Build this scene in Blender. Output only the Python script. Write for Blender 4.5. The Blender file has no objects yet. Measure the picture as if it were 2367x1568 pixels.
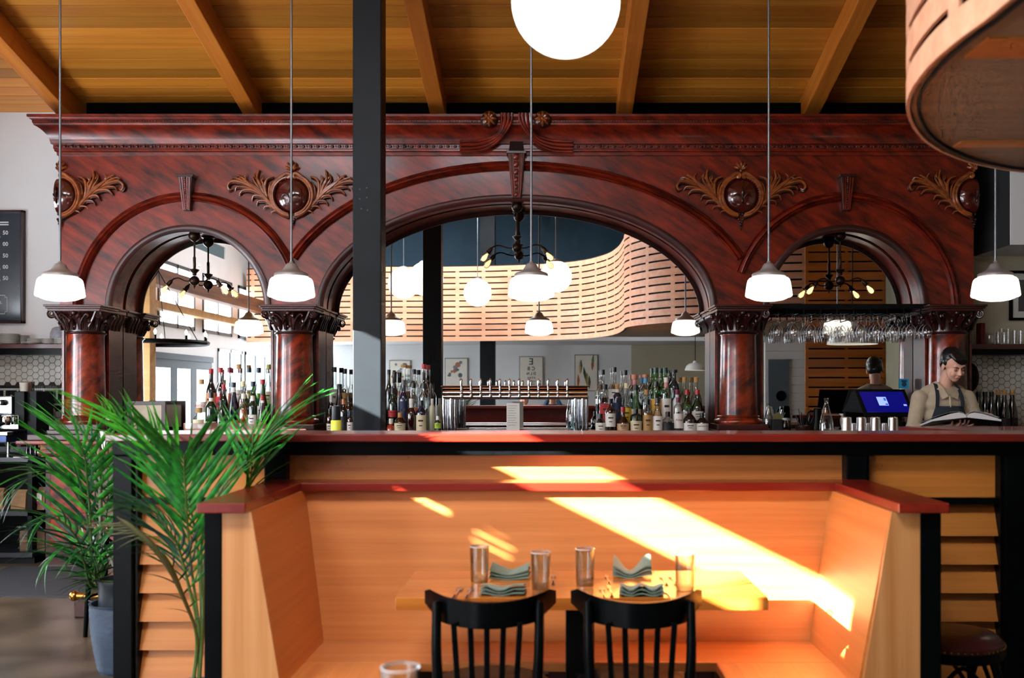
import bpy, bmesh, math, random
from mathutils import Vector, Matrix, Euler, Quaternion

random.seed(7)
SC = bpy.context.scene
COL = SC.collection
PI = math.pi

# ------------------------------------------------------------------ camera
F_PX, CX, CY, EYE = 2300.0, 1275.0, 905.0, 1.5       # focal length, principal point (2367 x 1568 frame), eye height
cam_d = bpy.data.cameras.new('camera')
cam = bpy.data.objects.new('camera', cam_d)
COL.objects.link(cam)
cam.location = (0, 0, EYE)
cam.rotation_euler = (PI / 2, 0, 0)
cam_d.sensor_width = 36.0
cam_d.lens = 36.0 * F_PX / 2367.0
cam_d.shift_x = -(CX - 1183.5) / 2367.0
cam_d.shift_y = (CY - 784.0) / 2367.0
cam_d.clip_start = 0.02
cam_d.clip_end = 200
cam_d.dof.use_dof = True
cam_d.dof.focus_distance = 8.6
cam_d.dof.aperture_fstop = 2.6
SC.camera = cam

# ------------------------------------------------------------------ world, sun, exposure
w = bpy.data.worlds.new('world')
SC.world = w
w.use_nodes = True
wn = w.node_tree.nodes
wn.clear()
wo = wn.new('ShaderNodeOutputWorld')
wb = wn.new('ShaderNodeBackground')
sk = wn.new('ShaderNodeTexSky')
sk.sky_type = 'HOSEK_WILKIE'
sk.sun_direction = Vector((-1, -0.6, 0.48)).normalized()
sk.turbidity = 3.0
wb.inputs['Strength'].default_value = 1.0
w.node_tree.links.new(sk.outputs[0], wb.inputs['Color'])
w.node_tree.links.new(wb.outputs[0], wo.inputs['Surface'])

SUN_DIR = Vector((1.0, 0.6, -0.48)).normalized()
sun_d = bpy.data.lights.new('sun', 'SUN')
sun_d.energy = 120.0
sun_d.angle = math.radians(0.25)
sun_d.color = (1.0, 0.95, 0.88)
sun = bpy.data.objects.new('sun', sun_d)
COL.objects.link(sun)
sun.location = (-12, -6, 8)
sun.rotation_euler = SUN_DIR.to_track_quat('-Z', 'Y').to_euler()

vs = SC.view_settings
vs.view_transform = 'Standard'
vs.look = 'None'
vs.gamma = 1.0
vs.use_curve_mapping = False
vs.exposure = 0.18
SC.cycles.transparent_max_bounces = 20
SC.cycles.max_bounces = 6
SC.cycles.diffuse_bounces = 3
SC.cycles.glossy_bounces = 5
SC.cycles.adaptive_threshold = 0.08
SC.cycles.adaptive_min_samples = 12
SC.cycles.use_light_tree = False

WIN_E = 23.0          # glow of the window panes, those added for light included
LAMP_E = 2.6         # milk glass lamp shades

# ------------------------------------------------------------------ helpers
def at(px, py, Y):
    """pixel of the photograph + distance from the lens plane -> point of the room"""
    return Vector(((px - CX) * Y / F_PX, Y, EYE - (py - CY) * Y / F_PX))

def lin(h):
    if isinstance(h, (tuple, list)):
        return tuple(h)[:3]
    h = h.lstrip('#')
    out = []
    for i in (0, 2, 4):
        c = int(h[i:i + 2], 16) / 255.0
        out.append(c / 12.92 if c <= 0.04045 else ((c + 0.055) / 1.055) ** 2.4)
    return tuple(out)

def rgba(h):
    return (*lin(h), 1.0)

M = {}

def pm(name, col, rough=0.5, metal=0.0, coat=0.0, emis=0.0, ecol=None, spec=0.5, bump=0.0, bscale=60, var=0.0, vscale=6.0, sheen=0.0, trans=0.0, vdark=None):
    """principled material with a little procedural colour variation and relief"""
    if name in M:
        return M[name]
    m = bpy.data.materials.new(name)
    m.use_nodes = True
    nt = m.node_tree
    b = nt.nodes['Principled BSDF']
    b.inputs['Base Color'].default_value = rgba(col)
    b.inputs['Roughness'].default_value = rough
    b.inputs['Metallic'].default_value = metal
    b.inputs['Coat Weight'].default_value = coat
    b.inputs['Coat Roughness'].default_value = 0.12
    b.inputs['Specular IOR Level'].default_value = spec
    b.inputs['Sheen Weight'].default_value = sheen
    b.inputs['Transmission Weight'].default_value = trans
    if emis:
        b.inputs['Emission Color'].default_value = rgba(ecol or col)
        b.inputs['Emission Strength'].default_value = emis
    tc = nt.nodes.new('ShaderNodeTexCoord')
    if var:
        n = nt.nodes.new('ShaderNodeTexNoise')
        n.inputs['Scale'].default_value = vscale
        n.inputs['Detail'].default_value = 2
        r = nt.nodes.new('ShaderNodeValToRGB')
        c = lin(col)
        d = lin(vdark) if vdark else tuple(x * (1 - var) for x in c)
        u = tuple(min(1, x * (1 + var * 0.5)) for x in c)
        r.color_ramp.elements[0].position = 0.3
        r.color_ramp.elements[0].color = (*d, 1)
        r.color_ramp.elements[1].position = 0.7
        r.color_ramp.elements[1].color = (*u, 1)
        nt.links.new(tc.outputs['Object'], n.inputs['Vector'])
        nt.links.new(n.outputs['Fac'], r.inputs['Fac'])
        nt.links.new(r.outputs['Color'], b.inputs['Base Color'])
    if bump:
        n2 = nt.nodes.new('ShaderNodeTexNoise')
        n2.inputs['Scale'].default_value = bscale
        n2.inputs['Detail'].default_value = 1
        bp = nt.nodes.new('ShaderNodeBump')
        bp.inputs['Strength'].default_value = bump
        bp.inputs['Distance'].default_value = 0.01
        nt.links.new(tc.outputs['Object'], n2.inputs['Vector'])
        nt.links.new(n2.outputs['Fac'], bp.inputs['Height'])
        nt.links.new(bp.outputs['Normal'], b.inputs['Normal'])
    M[name] = m
    return m

def wood(name, light, dark, axis=0, scale=9.0, stretch=16.0, rough=0.35, coat=0.25, rnd=0.25, rot=0.0, contrast=(0.3, 0.72), spec=0.5, hue=None):
    """grain running along one axis; each object gets its own offset and tone"""
    if name in M:
        return M[name]
    m = bpy.data.materials.new(name)
    m.use_nodes = True
    nt = m.node_tree
    L = nt.links.new
    b = nt.nodes['Principled BSDF']
    tc = nt.nodes.new('ShaderNodeTexCoord')
    oi = nt.nodes.new('ShaderNodeObjectInfo')
    mu = nt.nodes.new('ShaderNodeMath'); mu.operation = 'MULTIPLY'; mu.inputs[1].default_value = 37.0
    ad = nt.nodes.new('ShaderNodeVectorMath'); ad.operation = 'ADD'
    L(oi.outputs['Random'], mu.inputs[0])
    L(tc.outputs['Object'], ad.inputs[0])
    L(mu.outputs[0], ad.inputs[1])
    mp = nt.nodes.new('ShaderNodeMapping')
    s = [scale] * 3
    s[axis] = scale / stretch
    mp.inputs['Scale'].default_value = s
    mp.vector_type = 'TEXTURE' if False else 'POINT'
    if rot:
        vr = nt.nodes.new('ShaderNodeVectorRotate'); vr.rotation_type = 'Y_AXIS'
        vr.inputs['Angle'].default_value = rot
        L(ad.outputs[0], vr.inputs['Vector'])
        L(vr.outputs[0], mp.inputs['Vector'])
    else:
        L(ad.outputs[0], mp.inputs['Vector'])
    n = nt.nodes.new('ShaderNodeTexNoise')
    n.inputs['Scale'].default_value = 1.0
    n.inputs['Detail'].default_value = 4
    n.inputs['Roughness'].default_value = 0.62
    L(mp.outputs[0], n.inputs['Vector'])
    r = nt.nodes.new('ShaderNodeValToRGB')
    r.color_ramp.elements[0].position = contrast[0]
    r.color_ramp.elements[0].color = rgba(dark)
    r.color_ramp.elements[1].position = contrast[1]
    r.color_ramp.elements[1].color = rgba(light)
    L(n.outputs['Fac'], r.inputs['Fac'])
    hs = nt.nodes.new('ShaderNodeHueSaturation')
    mr = nt.nodes.new('ShaderNodeMapRange')
    mr.inputs['To Min'].default_value = 1 - rnd
    mr.inputs['To Max'].default_value = 1 + rnd * 0.6
    L(oi.outputs['Random'], mr.inputs['Value'])
    L(mr.outputs[0], hs.inputs['Value'])
    L(r.outputs['Color'], hs.inputs['Color'])
    L(hs.outputs['Color'], b.inputs['Base Color'])
    b.inputs['Roughness'].default_value = rough
    b.inputs['Coat Weight'].default_value = coat
    b.inputs['Coat Roughness'].default_value = 0.15
    b.inputs['Specular IOR Level'].default_value = spec
    M[name] = m
    return m

def thin_glass(name, tint=(0.97, 0.98, 0.98), refl=0.09, rough=0.0, edge=0.55):
    """thin clear or tinted glass: see-through, brighter reflections and darker tint at grazing angles"""
    if name in M:
        return M[name]
    m = bpy.data.materials.new(name)
    m.use_nodes = True
    nt = m.node_tree
    nt.nodes.clear()
    L = nt.links.new
    o = nt.nodes.new('ShaderNodeOutputMaterial')
    t = nt.nodes.new('ShaderNodeBsdfTransparent')
    lw = nt.nodes.new('ShaderNodeLayerWeight'); lw.inputs['Blend'].default_value = 0.35
    mixc = nt.nodes.new('ShaderNodeMix'); mixc.data_type = 'RGBA'
    mixc.inputs['A'].default_value = (*tint, 1)
    mixc.inputs['B'].default_value = (*[x * edge for x in tint], 1)
    L(lw.outputs['Facing'], mixc.inputs['Factor'])
    L(mixc.outputs['Result'], t.inputs['Color'])
    g = nt.nodes.new('ShaderNodeBsdfGlossy'); g.inputs['Roughness'].default_value = rough + 0.02
    mr = nt.nodes.new('ShaderNodeMapRange')
    mr.inputs['To Min'].default_value = refl * 0.5
    mr.inputs['To Max'].default_value = min(0.9, refl * 6)
    L(lw.outputs['Facing'], mr.inputs['Value'])
    mx = nt.nodes.new('ShaderNodeMixShader')
    L(mr.outputs[0], mx.inputs['Fac'])
    L(t.outputs[0], mx.inputs[1])
    L(g.outputs[0], mx.inputs[2])
    L(mx.outputs[0], o.inputs['Surface'])
    M[name] = m
    return m

def stem_glass(name):
    """polished stemware: see-through with white edges painted in as glints"""
    if name in M: return M[name]
    m = thin_glass(name, (.98, .985, .985), refl=.14, edge=.9)
    nt = m.node_tree; L = nt.links.new
    o = nt.nodes['Material Output']; old = o.inputs['Surface'].links[0].from_socket
    d = nt.nodes.new('ShaderNodeBsdfDiffuse'); d.inputs['Color'].default_value = (.95, .96, .97, 1)  # white diffuse layer paints the sparkle along the glass edges
    lw = nt.nodes.new('ShaderNodeLayerWeight'); lw.inputs['Blend'].default_value = .25
    mr = nt.nodes.new('ShaderNodeMapRange'); mr.inputs['From Min'].default_value = .2; mr.inputs['To Max'].default_value = .8
    L(lw.outputs['Facing'], mr.inputs['Value'])
    mx = nt.nodes.new('ShaderNodeMixShader')
    L(mr.outputs[0], mx.inputs['Fac']); L(old, mx.inputs[1]); L(d.outputs[0], mx.inputs[2]); L(mx.outputs[0], o.inputs['Surface'])
    return m

def emit(name, col, strength):
    return pm(name, '#f4f2ee' if strength > 1 else col, rough=0.25, emis=strength, ecol=col)

# ---- scene graph
def wloc(o):
    v = Vector((0, 0, 0))
    while o is not None:
        v += o.location
        o = o.parent
    return v

def tag(o, label=None, cat=None, group=None, kind=None):
    if label: o['label'] = label
    if cat: o['category'] = cat
    if group: o['group'] = group
    if kind: o['kind'] = kind
    return o

def empty(name, loc, label=None, cat=None, group=None, kind=None):
    o = bpy.data.objects.new(name, None)
    o.empty_display_size = 0.05
    COL.objects.link(o)
    o.location = loc
    return tag(o, label, cat, group, kind)

def link(name, mesh, parent=None, loc=None):
    o = bpy.data.objects.new(name, mesh)
    COL.objects.link(o)
    if loc is not None:
        o.location = loc
    if parent is not None:
        o.parent = parent
    return o

def dup(o, parent=None, loc=None, rotz=None, label=None, group=None):
    c = o.copy()
    COL.objects.link(c)
    if parent is not None:
        c.parent = parent
    if loc is not None:
        c.location = loc
    if rotz is not None:
        c.rotation_euler = (0, 0, rotz)
    if label: c['label'] = label
    if group: c['group'] = group
    for ch in list(o.children):
        dup(ch, c)
    return c

class MB:
    """collects simple solids into one mesh"""
    def __init__(self):
        self.v = []; self.f = []
    def add(self, vs, fs):
        k = len(self.v)
        self.v += [tuple(p) for p in vs]
        self.f += [tuple(i + k for i in f) for f in fs]
        return self
    def box(self, x0, x1, y0, y1, z0, z1, rot=None, piv=None):
        vs = [Vector((x, y, z)) for x in (x0, x1) for y in (y0, y1) for z in (z0, z1)]
        if rot is not None:
            p = Vector(piv) if piv is not None else Vector(((x0 + x1) / 2, (y0 + y1) / 2, (z0 + z1) / 2))
            R = Euler(rot).to_matrix()
            vs = [R @ (q - p) + p for q in vs]
        return self.add(vs, [(0, 1, 3, 2), (4, 6, 7, 5), (0, 4, 5, 1), (2, 3, 7, 6), (0, 2, 6, 4), (1, 5, 7, 3)])
    def prism(self, poly, axis, a, b):
        """poly: 2-D outline, extruded along axis from a to b (axis 0: (y,z); 1: (x,z); 2: (x,y))"""
        def P(p, t):
            return {0: (t, p[0], p[1]), 1: (p[0], t, p[1]), 2: (p[0], p[1], t)}[axis]
        n = len(poly)
        vs = [P(p, a) for p in poly] + [P(p, b) for p in poly]
        fs = [tuple(range(n))[::-1], tuple(range(n, 2 * n))]
        fs += [(i, (i + 1) % n, n + (i + 1) % n, n + i) for i in range(n)]
        return self.add(vs, fs)
    def lathe(self, prof, c=(0, 0, 0), seg=20, axis='z', a0=0.0, a1=2 * PI):
        full = abs(a1 - a0 - 2 * PI) < 1e-6
        n = seg if full else seg + 1
        c = Vector(c)
        vs = []; fs = []
        for r, z in prof:
            for i in range(n):
                a = a0 + (a1 - a0) * i / seg
                p = (r * math.cos(a), r * math.sin(a), z)
                if axis == 'y': p = (p[0], p[2], p[1])
                if axis == 'x': p = (p[2], p[0], p[1])
                vs.append(c + Vector(p))
        for j in range(len(prof) - 1):
            for i in range(seg):
                i2 = (i + 1) % n if full else i + 1
                fs.append((j * n + i, j * n + i2, (j + 1) * n + i2, (j + 1) * n + i))
        return self.add(vs, fs)
    def ball(self, c, r, seg=12, rings=8, sc=(1, 1, 1), R=None):
        c = Vector(c)
        vs = []; fs = []
        for j in range(rings + 1):
            t = PI * j / rings
            for i in range(seg):
                a = 2 * PI * i / seg
                p = Vector((r * sc[0] * math.sin(t) * math.cos(a), r * sc[1] * math.sin(t) * math.sin(a), r * sc[2] * math.cos(t)))
                if R is not None: p = R @ p
                vs.append(c + p)
        for j in range(rings):
            for i in range(seg):
                i2 = (i + 1) % seg
                fs.append((j * seg + i, (j + 1) * seg + i, (j + 1) * seg + i2, j * seg + i2))
        return self.add(vs, fs)
    def tube(self, pts, rad, seg=8, smooth=0, flat=None, cap=True):
        pts = [Vector(p) for p in pts]
        if not isinstance(rad, (list, tuple)):
            rad = [rad] * len(pts)
        if smooth:
            pts, rad = catmull(pts, rad, smooth)
        n = len(pts)
        vs = []; fs = []
        up = None
        for i, p in enumerate(pts):
            t = (pts[min(i + 1, n - 1)] - pts[max(i - 1, 0)])
            t = t.normalized() if t.length > 1e-9 else Vector((0, 0, 1))
            if up is None:
                ref = Vector((0, 1, 0)) if abs(t.y) < 0.9 else Vector((1, 0, 0))
                up = (ref - t * ref.dot(t)).normalized()
            else:
                up = up - t * up.dot(t)
                up = up.normalized() if up.length > 1e-6 else Vector((0, 1, 0))
            s = t.cross(up)
            for k in range(seg):
                a = 2 * PI * k / seg
                fl = flat if flat else 1.0
                vs.append(p + rad[i] * (math.cos(a) * s + math.sin(a) * fl * up))
        for i in range(n - 1):
            for k in range(seg):
                k2 = (k + 1) % seg
                fs.append((i * seg + k, i * seg + k2, (i + 1) * seg + k2, (i + 1) * seg + k))
        if cap:
            fs.append(tuple(range(seg))[::-1])
            fs.append(tuple((n - 1) * seg + k for k in range(seg)))
        return self.add(vs, fs)
    def sweep(self, path, prof, up=(0, -1, 0), closed=False):
        """path: points in the x-z plane; prof: (outward, toward viewer) outline"""
        pts = [Vector(p) for p in path]
        n = len(pts); m = len(prof)
        up = Vector(up)
        vs = []; fs = []
        for i, p in enumerate(pts):
            t = (pts[min(i + 1, n - 1)] - pts[max(i - 1, 0)]).normalized()
            s = t.cross(up).normalized()
            for (a, b) in prof:
                vs.append(p + s * a + up * b)
        for i in range(n - 1):
            for k in range(m):
                k2 = (k + 1) % m
                fs.append((i * m + k, i * m + k2, (i + 1) * m + k2, (i + 1) * m + k))
        fs.append(tuple(range(m))[::-1]); fs.append(tuple((n - 1) * m + k for k in range(m)))
        return self.add(vs, fs)
    def mesh(self, name, mat, off=Vector((0, 0, 0)), smooth=False, bevel=0.0, sharp=40):
        me = bpy.data.meshes.new(name)
        me.from_pydata([tuple(Vector(p) - off) for p in self.v], [], self.f)
        bm = bmesh.new(); bm.from_mesh(me)
        bmesh.ops.remove_doubles(bm, verts=bm.verts, dist=1e-6)
        bmesh.ops.recalc_face_normals(bm, faces=bm.faces)
        if bevel:
            es = [e for e in bm.edges if len(e.link_faces) == 2 and e.calc_face_angle(0) > math.radians(35)]
            bmesh.ops.bevel(bm, geom=es, offset=bevel, segments=2, profile=0.6, affect='EDGES', clamp_overlap=True)
        bm.to_mesh(me); bm.free()
        if mat is not None:
            me.materials.append(mat)
        if smooth:
            me.polygons.foreach_set('use_smooth', [True] * len(me.polygons))
            me.set_sharp_from_angle(angle=math.radians(sharp))
        me.update()
        return me
    def build(self, name, mat, parent=None, smooth=False, bevel=0.0, sharp=40, local=False):
        """vertices are in room coordinates unless local (then they are in the parent's)"""
        if parent is None and not local:
            xs = [p[0] for p in self.v]; ys = [p[1] for p in self.v]; zs = [p[2] for p in self.v]
            base = Vector(((min(xs) + max(xs)) / 2, (min(ys) + max(ys)) / 2, min(zs)))
            return link(name, self.mesh(name, mat, base, smooth, bevel, sharp), None, base)
        off = Vector((0, 0, 0)) if local else wloc(parent)
        return link(name, self.mesh(name, mat, off, smooth, bevel, sharp), parent)

def catmull(pts, rad, k):
    P = []; Rr = []
    n = len(pts)
    for i in range(n - 1):
        p0, p1, p2, p3 = pts[max(i - 1, 0)], pts[i], pts[i + 1], pts[min(i + 2, n - 1)]
        for j in range(k):
            t = j / k
            P.append(0.5 * ((2 * p1) + (p2 - p0) * t + (2 * p0 - 5 * p1 + 4 * p2 - p3) * t * t + (3 * p1 - p0 - 3 * p2 + p3) * t ** 3))
            Rr.append(rad[i] * (1 - t) + rad[i + 1] * t)
    P.append(pts[-1]); Rr.append(rad[-1])
    return P, Rr

def text(name, body, size, loc, rot, mat, parent=None, align='CENTER', extrude=0.0006, bold=0.0):
    cu = bpy.data.curves.new(name, 'FONT')
    cu.body = body
    cu.size = size
    cu.align_x = align
    cu.align_y = 'CENTER'
    cu.extrude = extrude
    cu.offset = bold
    cu.resolution_u = 2
    tmp = bpy.data.objects.new(name, cu)
    COL.objects.link(tmp)
    dg = bpy.context.evaluated_depsgraph_get()
    me = bpy.data.meshes.new_from_object(tmp.evaluated_get(dg))
    bpy.data.objects.remove(tmp)
    me.name = name
    me.materials.clear()
    me.materials.append(mat)
    o = link(name, me, parent)
    o.location = Vector(loc) - (wloc(parent) if parent is not None else Vector((0, 0, 0)))
    o.rotation_euler = rot
    return o

FACE = (PI / 2, 0, 0)            # text standing up, read from the camera's side (-Y)
FACE_BACK = (PI / 2, 0, PI)      # text read from the bar's side (+Y)

# ------------------------------------------------------------------ materials
mahog = wood('figured_mahogany', '#86240c', '#330805', axis=0, scale=13, stretch=4.5, rough=0.33, coat=0.32, rnd=0.05, rot=math.radians(-32), contrast=(0.34, 0.66))
mahog_v = wood('mahogany_flame_shaft', '#95300c', '#2e0805', axis=0, scale=13, stretch=3.0, rough=0.3, coat=0.45, rnd=0.12, rot=math.radians(38), contrast=(0.36, 0.64))
mahog_d = wood('dark_mahogany', '#47130c', '#1e0705', axis=0, scale=10, stretch=12, rough=0.4, coat=0.2, rnd=0.08)
mahog_c = wood('carved_mahogany', '#3c1009', '#180504', axis=0, scale=20, stretch=4, rough=0.32, coat=0.25, rnd=0.08)
carve = wood('gilded_carving', '#a85a22', '#55220e', axis=0, scale=30, stretch=3, rough=0.32, coat=0.4, rnd=0.05)
cherry = wood('red_cherry_cap', '#86200f', '#5e130b', axis=0, scale=9, stretch=20, rough=0.28, coat=0.5, rnd=0.05)
cherry_y = wood('red_cherry_cap_side', '#86200f', '#5e130b', axis=1, scale=9, stretch=20, rough=0.28, coat=0.5, rnd=0.05)
fir = wood('orange_fir', '#cc8040', '#b4692e', axis=0, scale=26, stretch=40, rough=0.42, coat=0.12, rnd=0.08)
fir_y = wood('orange_fir_wing', '#cc8040', '#b4692e', axis=1, scale=26, stretch=40, rough=0.42, coat=0.12, rnd=0.06)
fir_z = wood('orange_fir_upright', '#cb9058', '#b3743a', axis=2, scale=26, stretch=40, rough=0.45, coat=0.1, rnd=0.06)
slatm = wood('slat_fir', '#cf8436', '#b46a24', axis=0, scale=24, stretch=40, rough=0.45, coat=0.1, rnd=0.14)
plank_m = wood('ceiling_fir', '#e29c38', '#b8671f', axis=0, scale=14, stretch=30, rough=0.36, coat=0.2, rnd=0.45, contrast=(0.2, 0.8))
beam_m = wood('beam_fir', '#d4842e', '#b05e1e', axis=1, scale=14, stretch=26, rough=0.4, coat=0.15, rnd=0.08)
timber = wood('pale_timber', '#c99a5c', '#a87a40', axis=0, scale=10, stretch=20, rough=0.6, coat=0.0, rnd=0.1)
ribbon_m = wood('pale_cedar', '#dfab8a', '#ca8e6a', axis=0, scale=12, stretch=14, rough=0.5, coat=0.05, rnd=0.16)
orange_slat = wood('orange_cedar', '#c8791f', '#a8580f', axis=0, scale=12, stretch=20, rough=0.45, coat=0.1, rnd=0.22)
ply = wood('plywood_underside', '#a08c74', '#8a7862', axis=0, scale=14, stretch=16, rough=0.6, coat=0.0, rnd=0.05)
tabletop_m = wood('table_fir', '#cf8030', '#a8551c', axis=0, scale=16, stretch=30, rough=0.22, coat=0.5, rnd=0.2)
black = pm('black_paint', '#060708', rough=0.5, coat=0.0, spec=.15, var=0.25, vscale=9)
blackwood = pm('black_stained_wood', '#050708', rough=0.3, coat=0.0, spec=.08, var=0.3, vscale=14)
steel_blk = pm('painted_steel', '#0d1419', rough=0.45, coat=0.0, spec=.2, var=0.2, vscale=5)
bronze = pm('dark_bronze', '#33231a', rough=0.35, metal=0.8, var=0.3, vscale=20)
brass = pm('brass', '#b98a45', rough=0.25, metal=1.0, var=0.15, vscale=20)
nickel = pm('brushed_nickel', '#9c9a98', rough=0.45, metal=0.5)
chrome = pm('chrome', '#d9dbde', rough=0.06, metal=1.0)
stainless = pm('stainless', '#c9cbcd', rough=0.22, metal=1.0)
mirror_m = pm('mirror_silver', '#eef0ef', rough=0.0, metal=1.0)
white_wall = pm('white_paint', '#d9dcdd', rough=0.7, var=0.04, vscale=2)
khaki_wall = pm('beige_paint', '#b3ab93', rough=0.75, var=0.05, vscale=2)
navy_wall = pm('navy_paint', '#28516a', rough=0.6, var=0.08, vscale=1.5)
concrete = pm('polished_concrete', '#5e5040', rough=0.32, var=0.35, vscale=2.6, bump=0.05, bscale=30, vdark='#362d22')
tile_m = pm('grey_white_tile', '#c4c1b8', rough=0.22, coat=0.3, var=0.06, vscale=30)
grout = pm('dark_grout', '#2b2a28', rough=0.8)
milk = pm('milk_glass', '#f6f1e6', rough=0.2, coat=0.3, emis=LAMP_E, ecol='#fff3de')
globe_m = pm('globe_glass', '#f6f1e6', rough=0.15, coat=0.3, emis=LAMP_E * 0.8, ecol='#fff4e6')
bulb_m = pm('bulb_glow', '#ffd9a0', rough=0.2, emis=2.6, ecol='#ffcf90')
pane_m = pm('daylit_pane', '#eef4f6', rough=0.3, emis=WIN_E, ecol='#eef5ff')
pane_s = pm('daylit_pane_soft', '#eef4f6', rough=0.3, emis=6.0, ecol='#eef5ff')
pane_h = pm('added_roof_pane', '#eef4f6', rough=0.3, emis=WIN_E * 1.45, ecol='#eef5ff')  # for the added roof panes only
clear = thin_glass('clear_glass')
clear_b = thin_glass('bottle_glass', (0.93, 0.96, 0.95), refl=0.12, edge=0.35)

bulb_m.cycles.emission_sampling = 'NONE'
for m_ in (pane_m, pane_s, pane_h): m_.cycles.emission_sampling = 'FRONT_BACK'

# ================================================================== the room
XL, XR, YB, YF = -6.2, 6.3, 9.35, -3.5
CEIL0, SLOPE, YK = 4.12, 0.25, 4.0            # ceiling height at the back wall, its pitch, where it flattens
def ceil_z(y):
    return CEIL0 + SLOPE * (YB - max(y, YK))
FLAT = ceil_z(YK)

def holed(u0, u1, v0, v1, holes):
    us = sorted({u0, u1, *[h[0] for h in holes], *[h[1] for h in holes]})
    vs_ = sorted({v0, v1, *[h[2] for h in holes], *[h[3] for h in holes]})
    out = []
    for a, b in zip(us[:-1], us[1:]):
        run = None
        for c, d in zip(vs_[:-1], vs_[1:]):
            mu_, mv = (a + b) / 2, (c + d) / 2
            solid = not any(h[0] < mu_ < h[1] and h[2] < mv < h[3] for h in holes)
            if solid:
                if run and abs(run[3] - c) < 1e-9:
                    run[3] = d
                else:
                    run = [a, b, c, d]; out.append(run)
            else:
                run = None
    return out

tag(MB().box(XL - 0.3, XR + 0.3, YF - 0.3, YB + 0.3, -0.12, 0.0).build('floor', concrete), 'brown grey polished concrete floor of the bar room', 'floor', kind='structure')

# ---- ceiling: slab, planks, beams
ceil = MB()
ceil.add([(XL - .3, YB + .3, ceil_z(YB + .3) + .06), (XR + .3, YB + .3, ceil_z(YB + .3) + .06), (XR + .3, YK, FLAT + .06), (XL - .3, YK, FLAT + .06), (XR + .3, YF - .3, FLAT + .06), (XL - .3, YF - .3, FLAT + .06),
          (XL - .3, YB + .3, FLAT + .4), (XR + .3, YB + .3, FLAT + .4), (XR + .3, YF - .3, FLAT + .4), (XL - .3, YF - .3, FLAT + .4)],
         [(0, 1, 2, 3), (3, 2, 4, 5), (6, 9, 8, 7), (0, 6, 7, 1), (5, 4, 8, 9), (0, 3, 5, 9, 6), (1, 7, 8, 4, 2)])
ceil_o = ceil.build('ceiling', timber)
tag(ceil_o, 'sloping orange fir plank ceiling with beams above the bar', 'ceiling', kind='structure')
co = wloc(ceil_o)
th = math.atan(SLOPE)
PW = 0.148
pk = MB().box(XL - .1, XR + .1, -PW / 2 + .003, PW / 2 - .003, 0.0, 0.05).mesh('plank', plank_m, bevel=0.004)
n_pk = int((YB - YK) / (PW * math.cos(th)))
for i in range(n_pk + 1):
    y = YB - (i + .5) * PW * math.cos(th)
    o = link('plank', pk, ceil_o)
    o.location = Vector((0, y, ceil_z(y))) - co
    o.rotation_euler = (-th, 0, 0)
bl = (YB - YK) / math.cos(th)
bmesh_beam = MB().box(-.07, .07, -bl / 2, bl / 2, -.2, 0.0).mesh('beam', beam_m, bevel=0.008)
for k in range(-1, 7):
    x = -4.41 + 1.69 * k
    if x < XL + .1 or x > XR - .1: continue
    o = link('beam', bmesh_beam, ceil_o)
    ym = (YB + YK) / 2
    o.location = Vector((x, ym, ceil_z(ym))) - co
    o.rotation_euler = (-th, 0, 0)

# ---- back wall: white on the left, beige on the right, behind the back bar
wbl = tag(MB().box(XL, -2.3, YB, YB + .15, 0, CEIL0 + .1).build('wall_back_left', white_wall), 'white painted back wall left of the carved back bar', 'wall', kind='structure')
wbr = tag(MB().box(-2.3, XR, YB, YB + .15, 0, CEIL0 + .1).build('wall_back_right', khaki_wall), 'beige painted back wall right of the carved back bar', 'wall', kind='structure')

# ---- left wall with street doors, windows and a sun slot under the roof
slot = (-0.57, 1.3, 4.0, 4.235)
slot2 = (3.92, 4.45, 3.70, 4.265)
streak_slits = [(0.97, 1.09, 3.705, 3.735), (0.77, 0.90, 3.648, 3.667), (0.77, 0.90, 3.69, 3.709), (0.79, 0.88, 3.729, 3.744)]  # slits cut in to cast the small sun streaks on the booth
door_h = (0.2, 2.9, 0.0, 2.12)
wins = [(4.0, 5.3, 0.9, 2.6), (5.8, 7.3, 0.9, 2.6), (-3.2, -1.75, .5, 2.3), (-1.55, -.1, .5, 2.3), (-2.9, -1.3, 2.55, 3.6), (-0.9, 0.7, 2.55, 3.6), (1.1, 2.7, 2.55, 3.6), (3.1, 3.85, 2.95, 3.6)]  # third and fourth added over plain white wall for frontal light
m = MB()
for a, b, c, d in holed(YF - .2, YB + .1, 0, FLAT + .1, [slot, slot2, door_h] + streak_slits + wins):
    m.box(XL - .03, XL, a, b, c, d)
wl = tag(m.build('wall_left', white_wall), 'white street side wall with glazed doors and windows, seen in the left mirror', 'wall', kind='structure')
frame_w = pm('window_frame_grey', '#39434a', rough=0.4)
door_g = pm('door_green', '#081b20', rough=0.5, spec=.15)
for i, (a, b, c, d) in enumerate(wins):
    e = empty('window_%d' % (i + 1), (XL, (a + b) / 2, c), 'daylit window number %d along the left wall, some added to light the room' % (i + 1), 'window', kind='structure')
    m = MB()
    for (p, q, r, s) in ((a, b, c, c + .06), (a, b, d - .06, d), (a, a + .06, c, d), (b - .06, b, c, d), ((a + b) / 2 - .025, (a + b) / 2 + .025, c, d)):
        m.box(XL - .1, XL + .02, p, q, r, s)
    m.build('window_frame', frame_w, e)
    MB().box(XL - .03, XL - .012, a, (a + b) / 2, c, d).build('pane', pane_s if i in (2, 3) else pane_m, e)
    MB().box(XL - .03, XL - .012, (a + b) / 2, b, c, d).build('pane', pane_s if i in (2, 3) else pane_m, e)
a, b, c, d = door_h
de = empty('door_1', (XL, (a + b) / 2, 0), 'dark green glazed double street door, seen in the left mirror', 'door', kind='structure')
nleaf = 3
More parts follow.
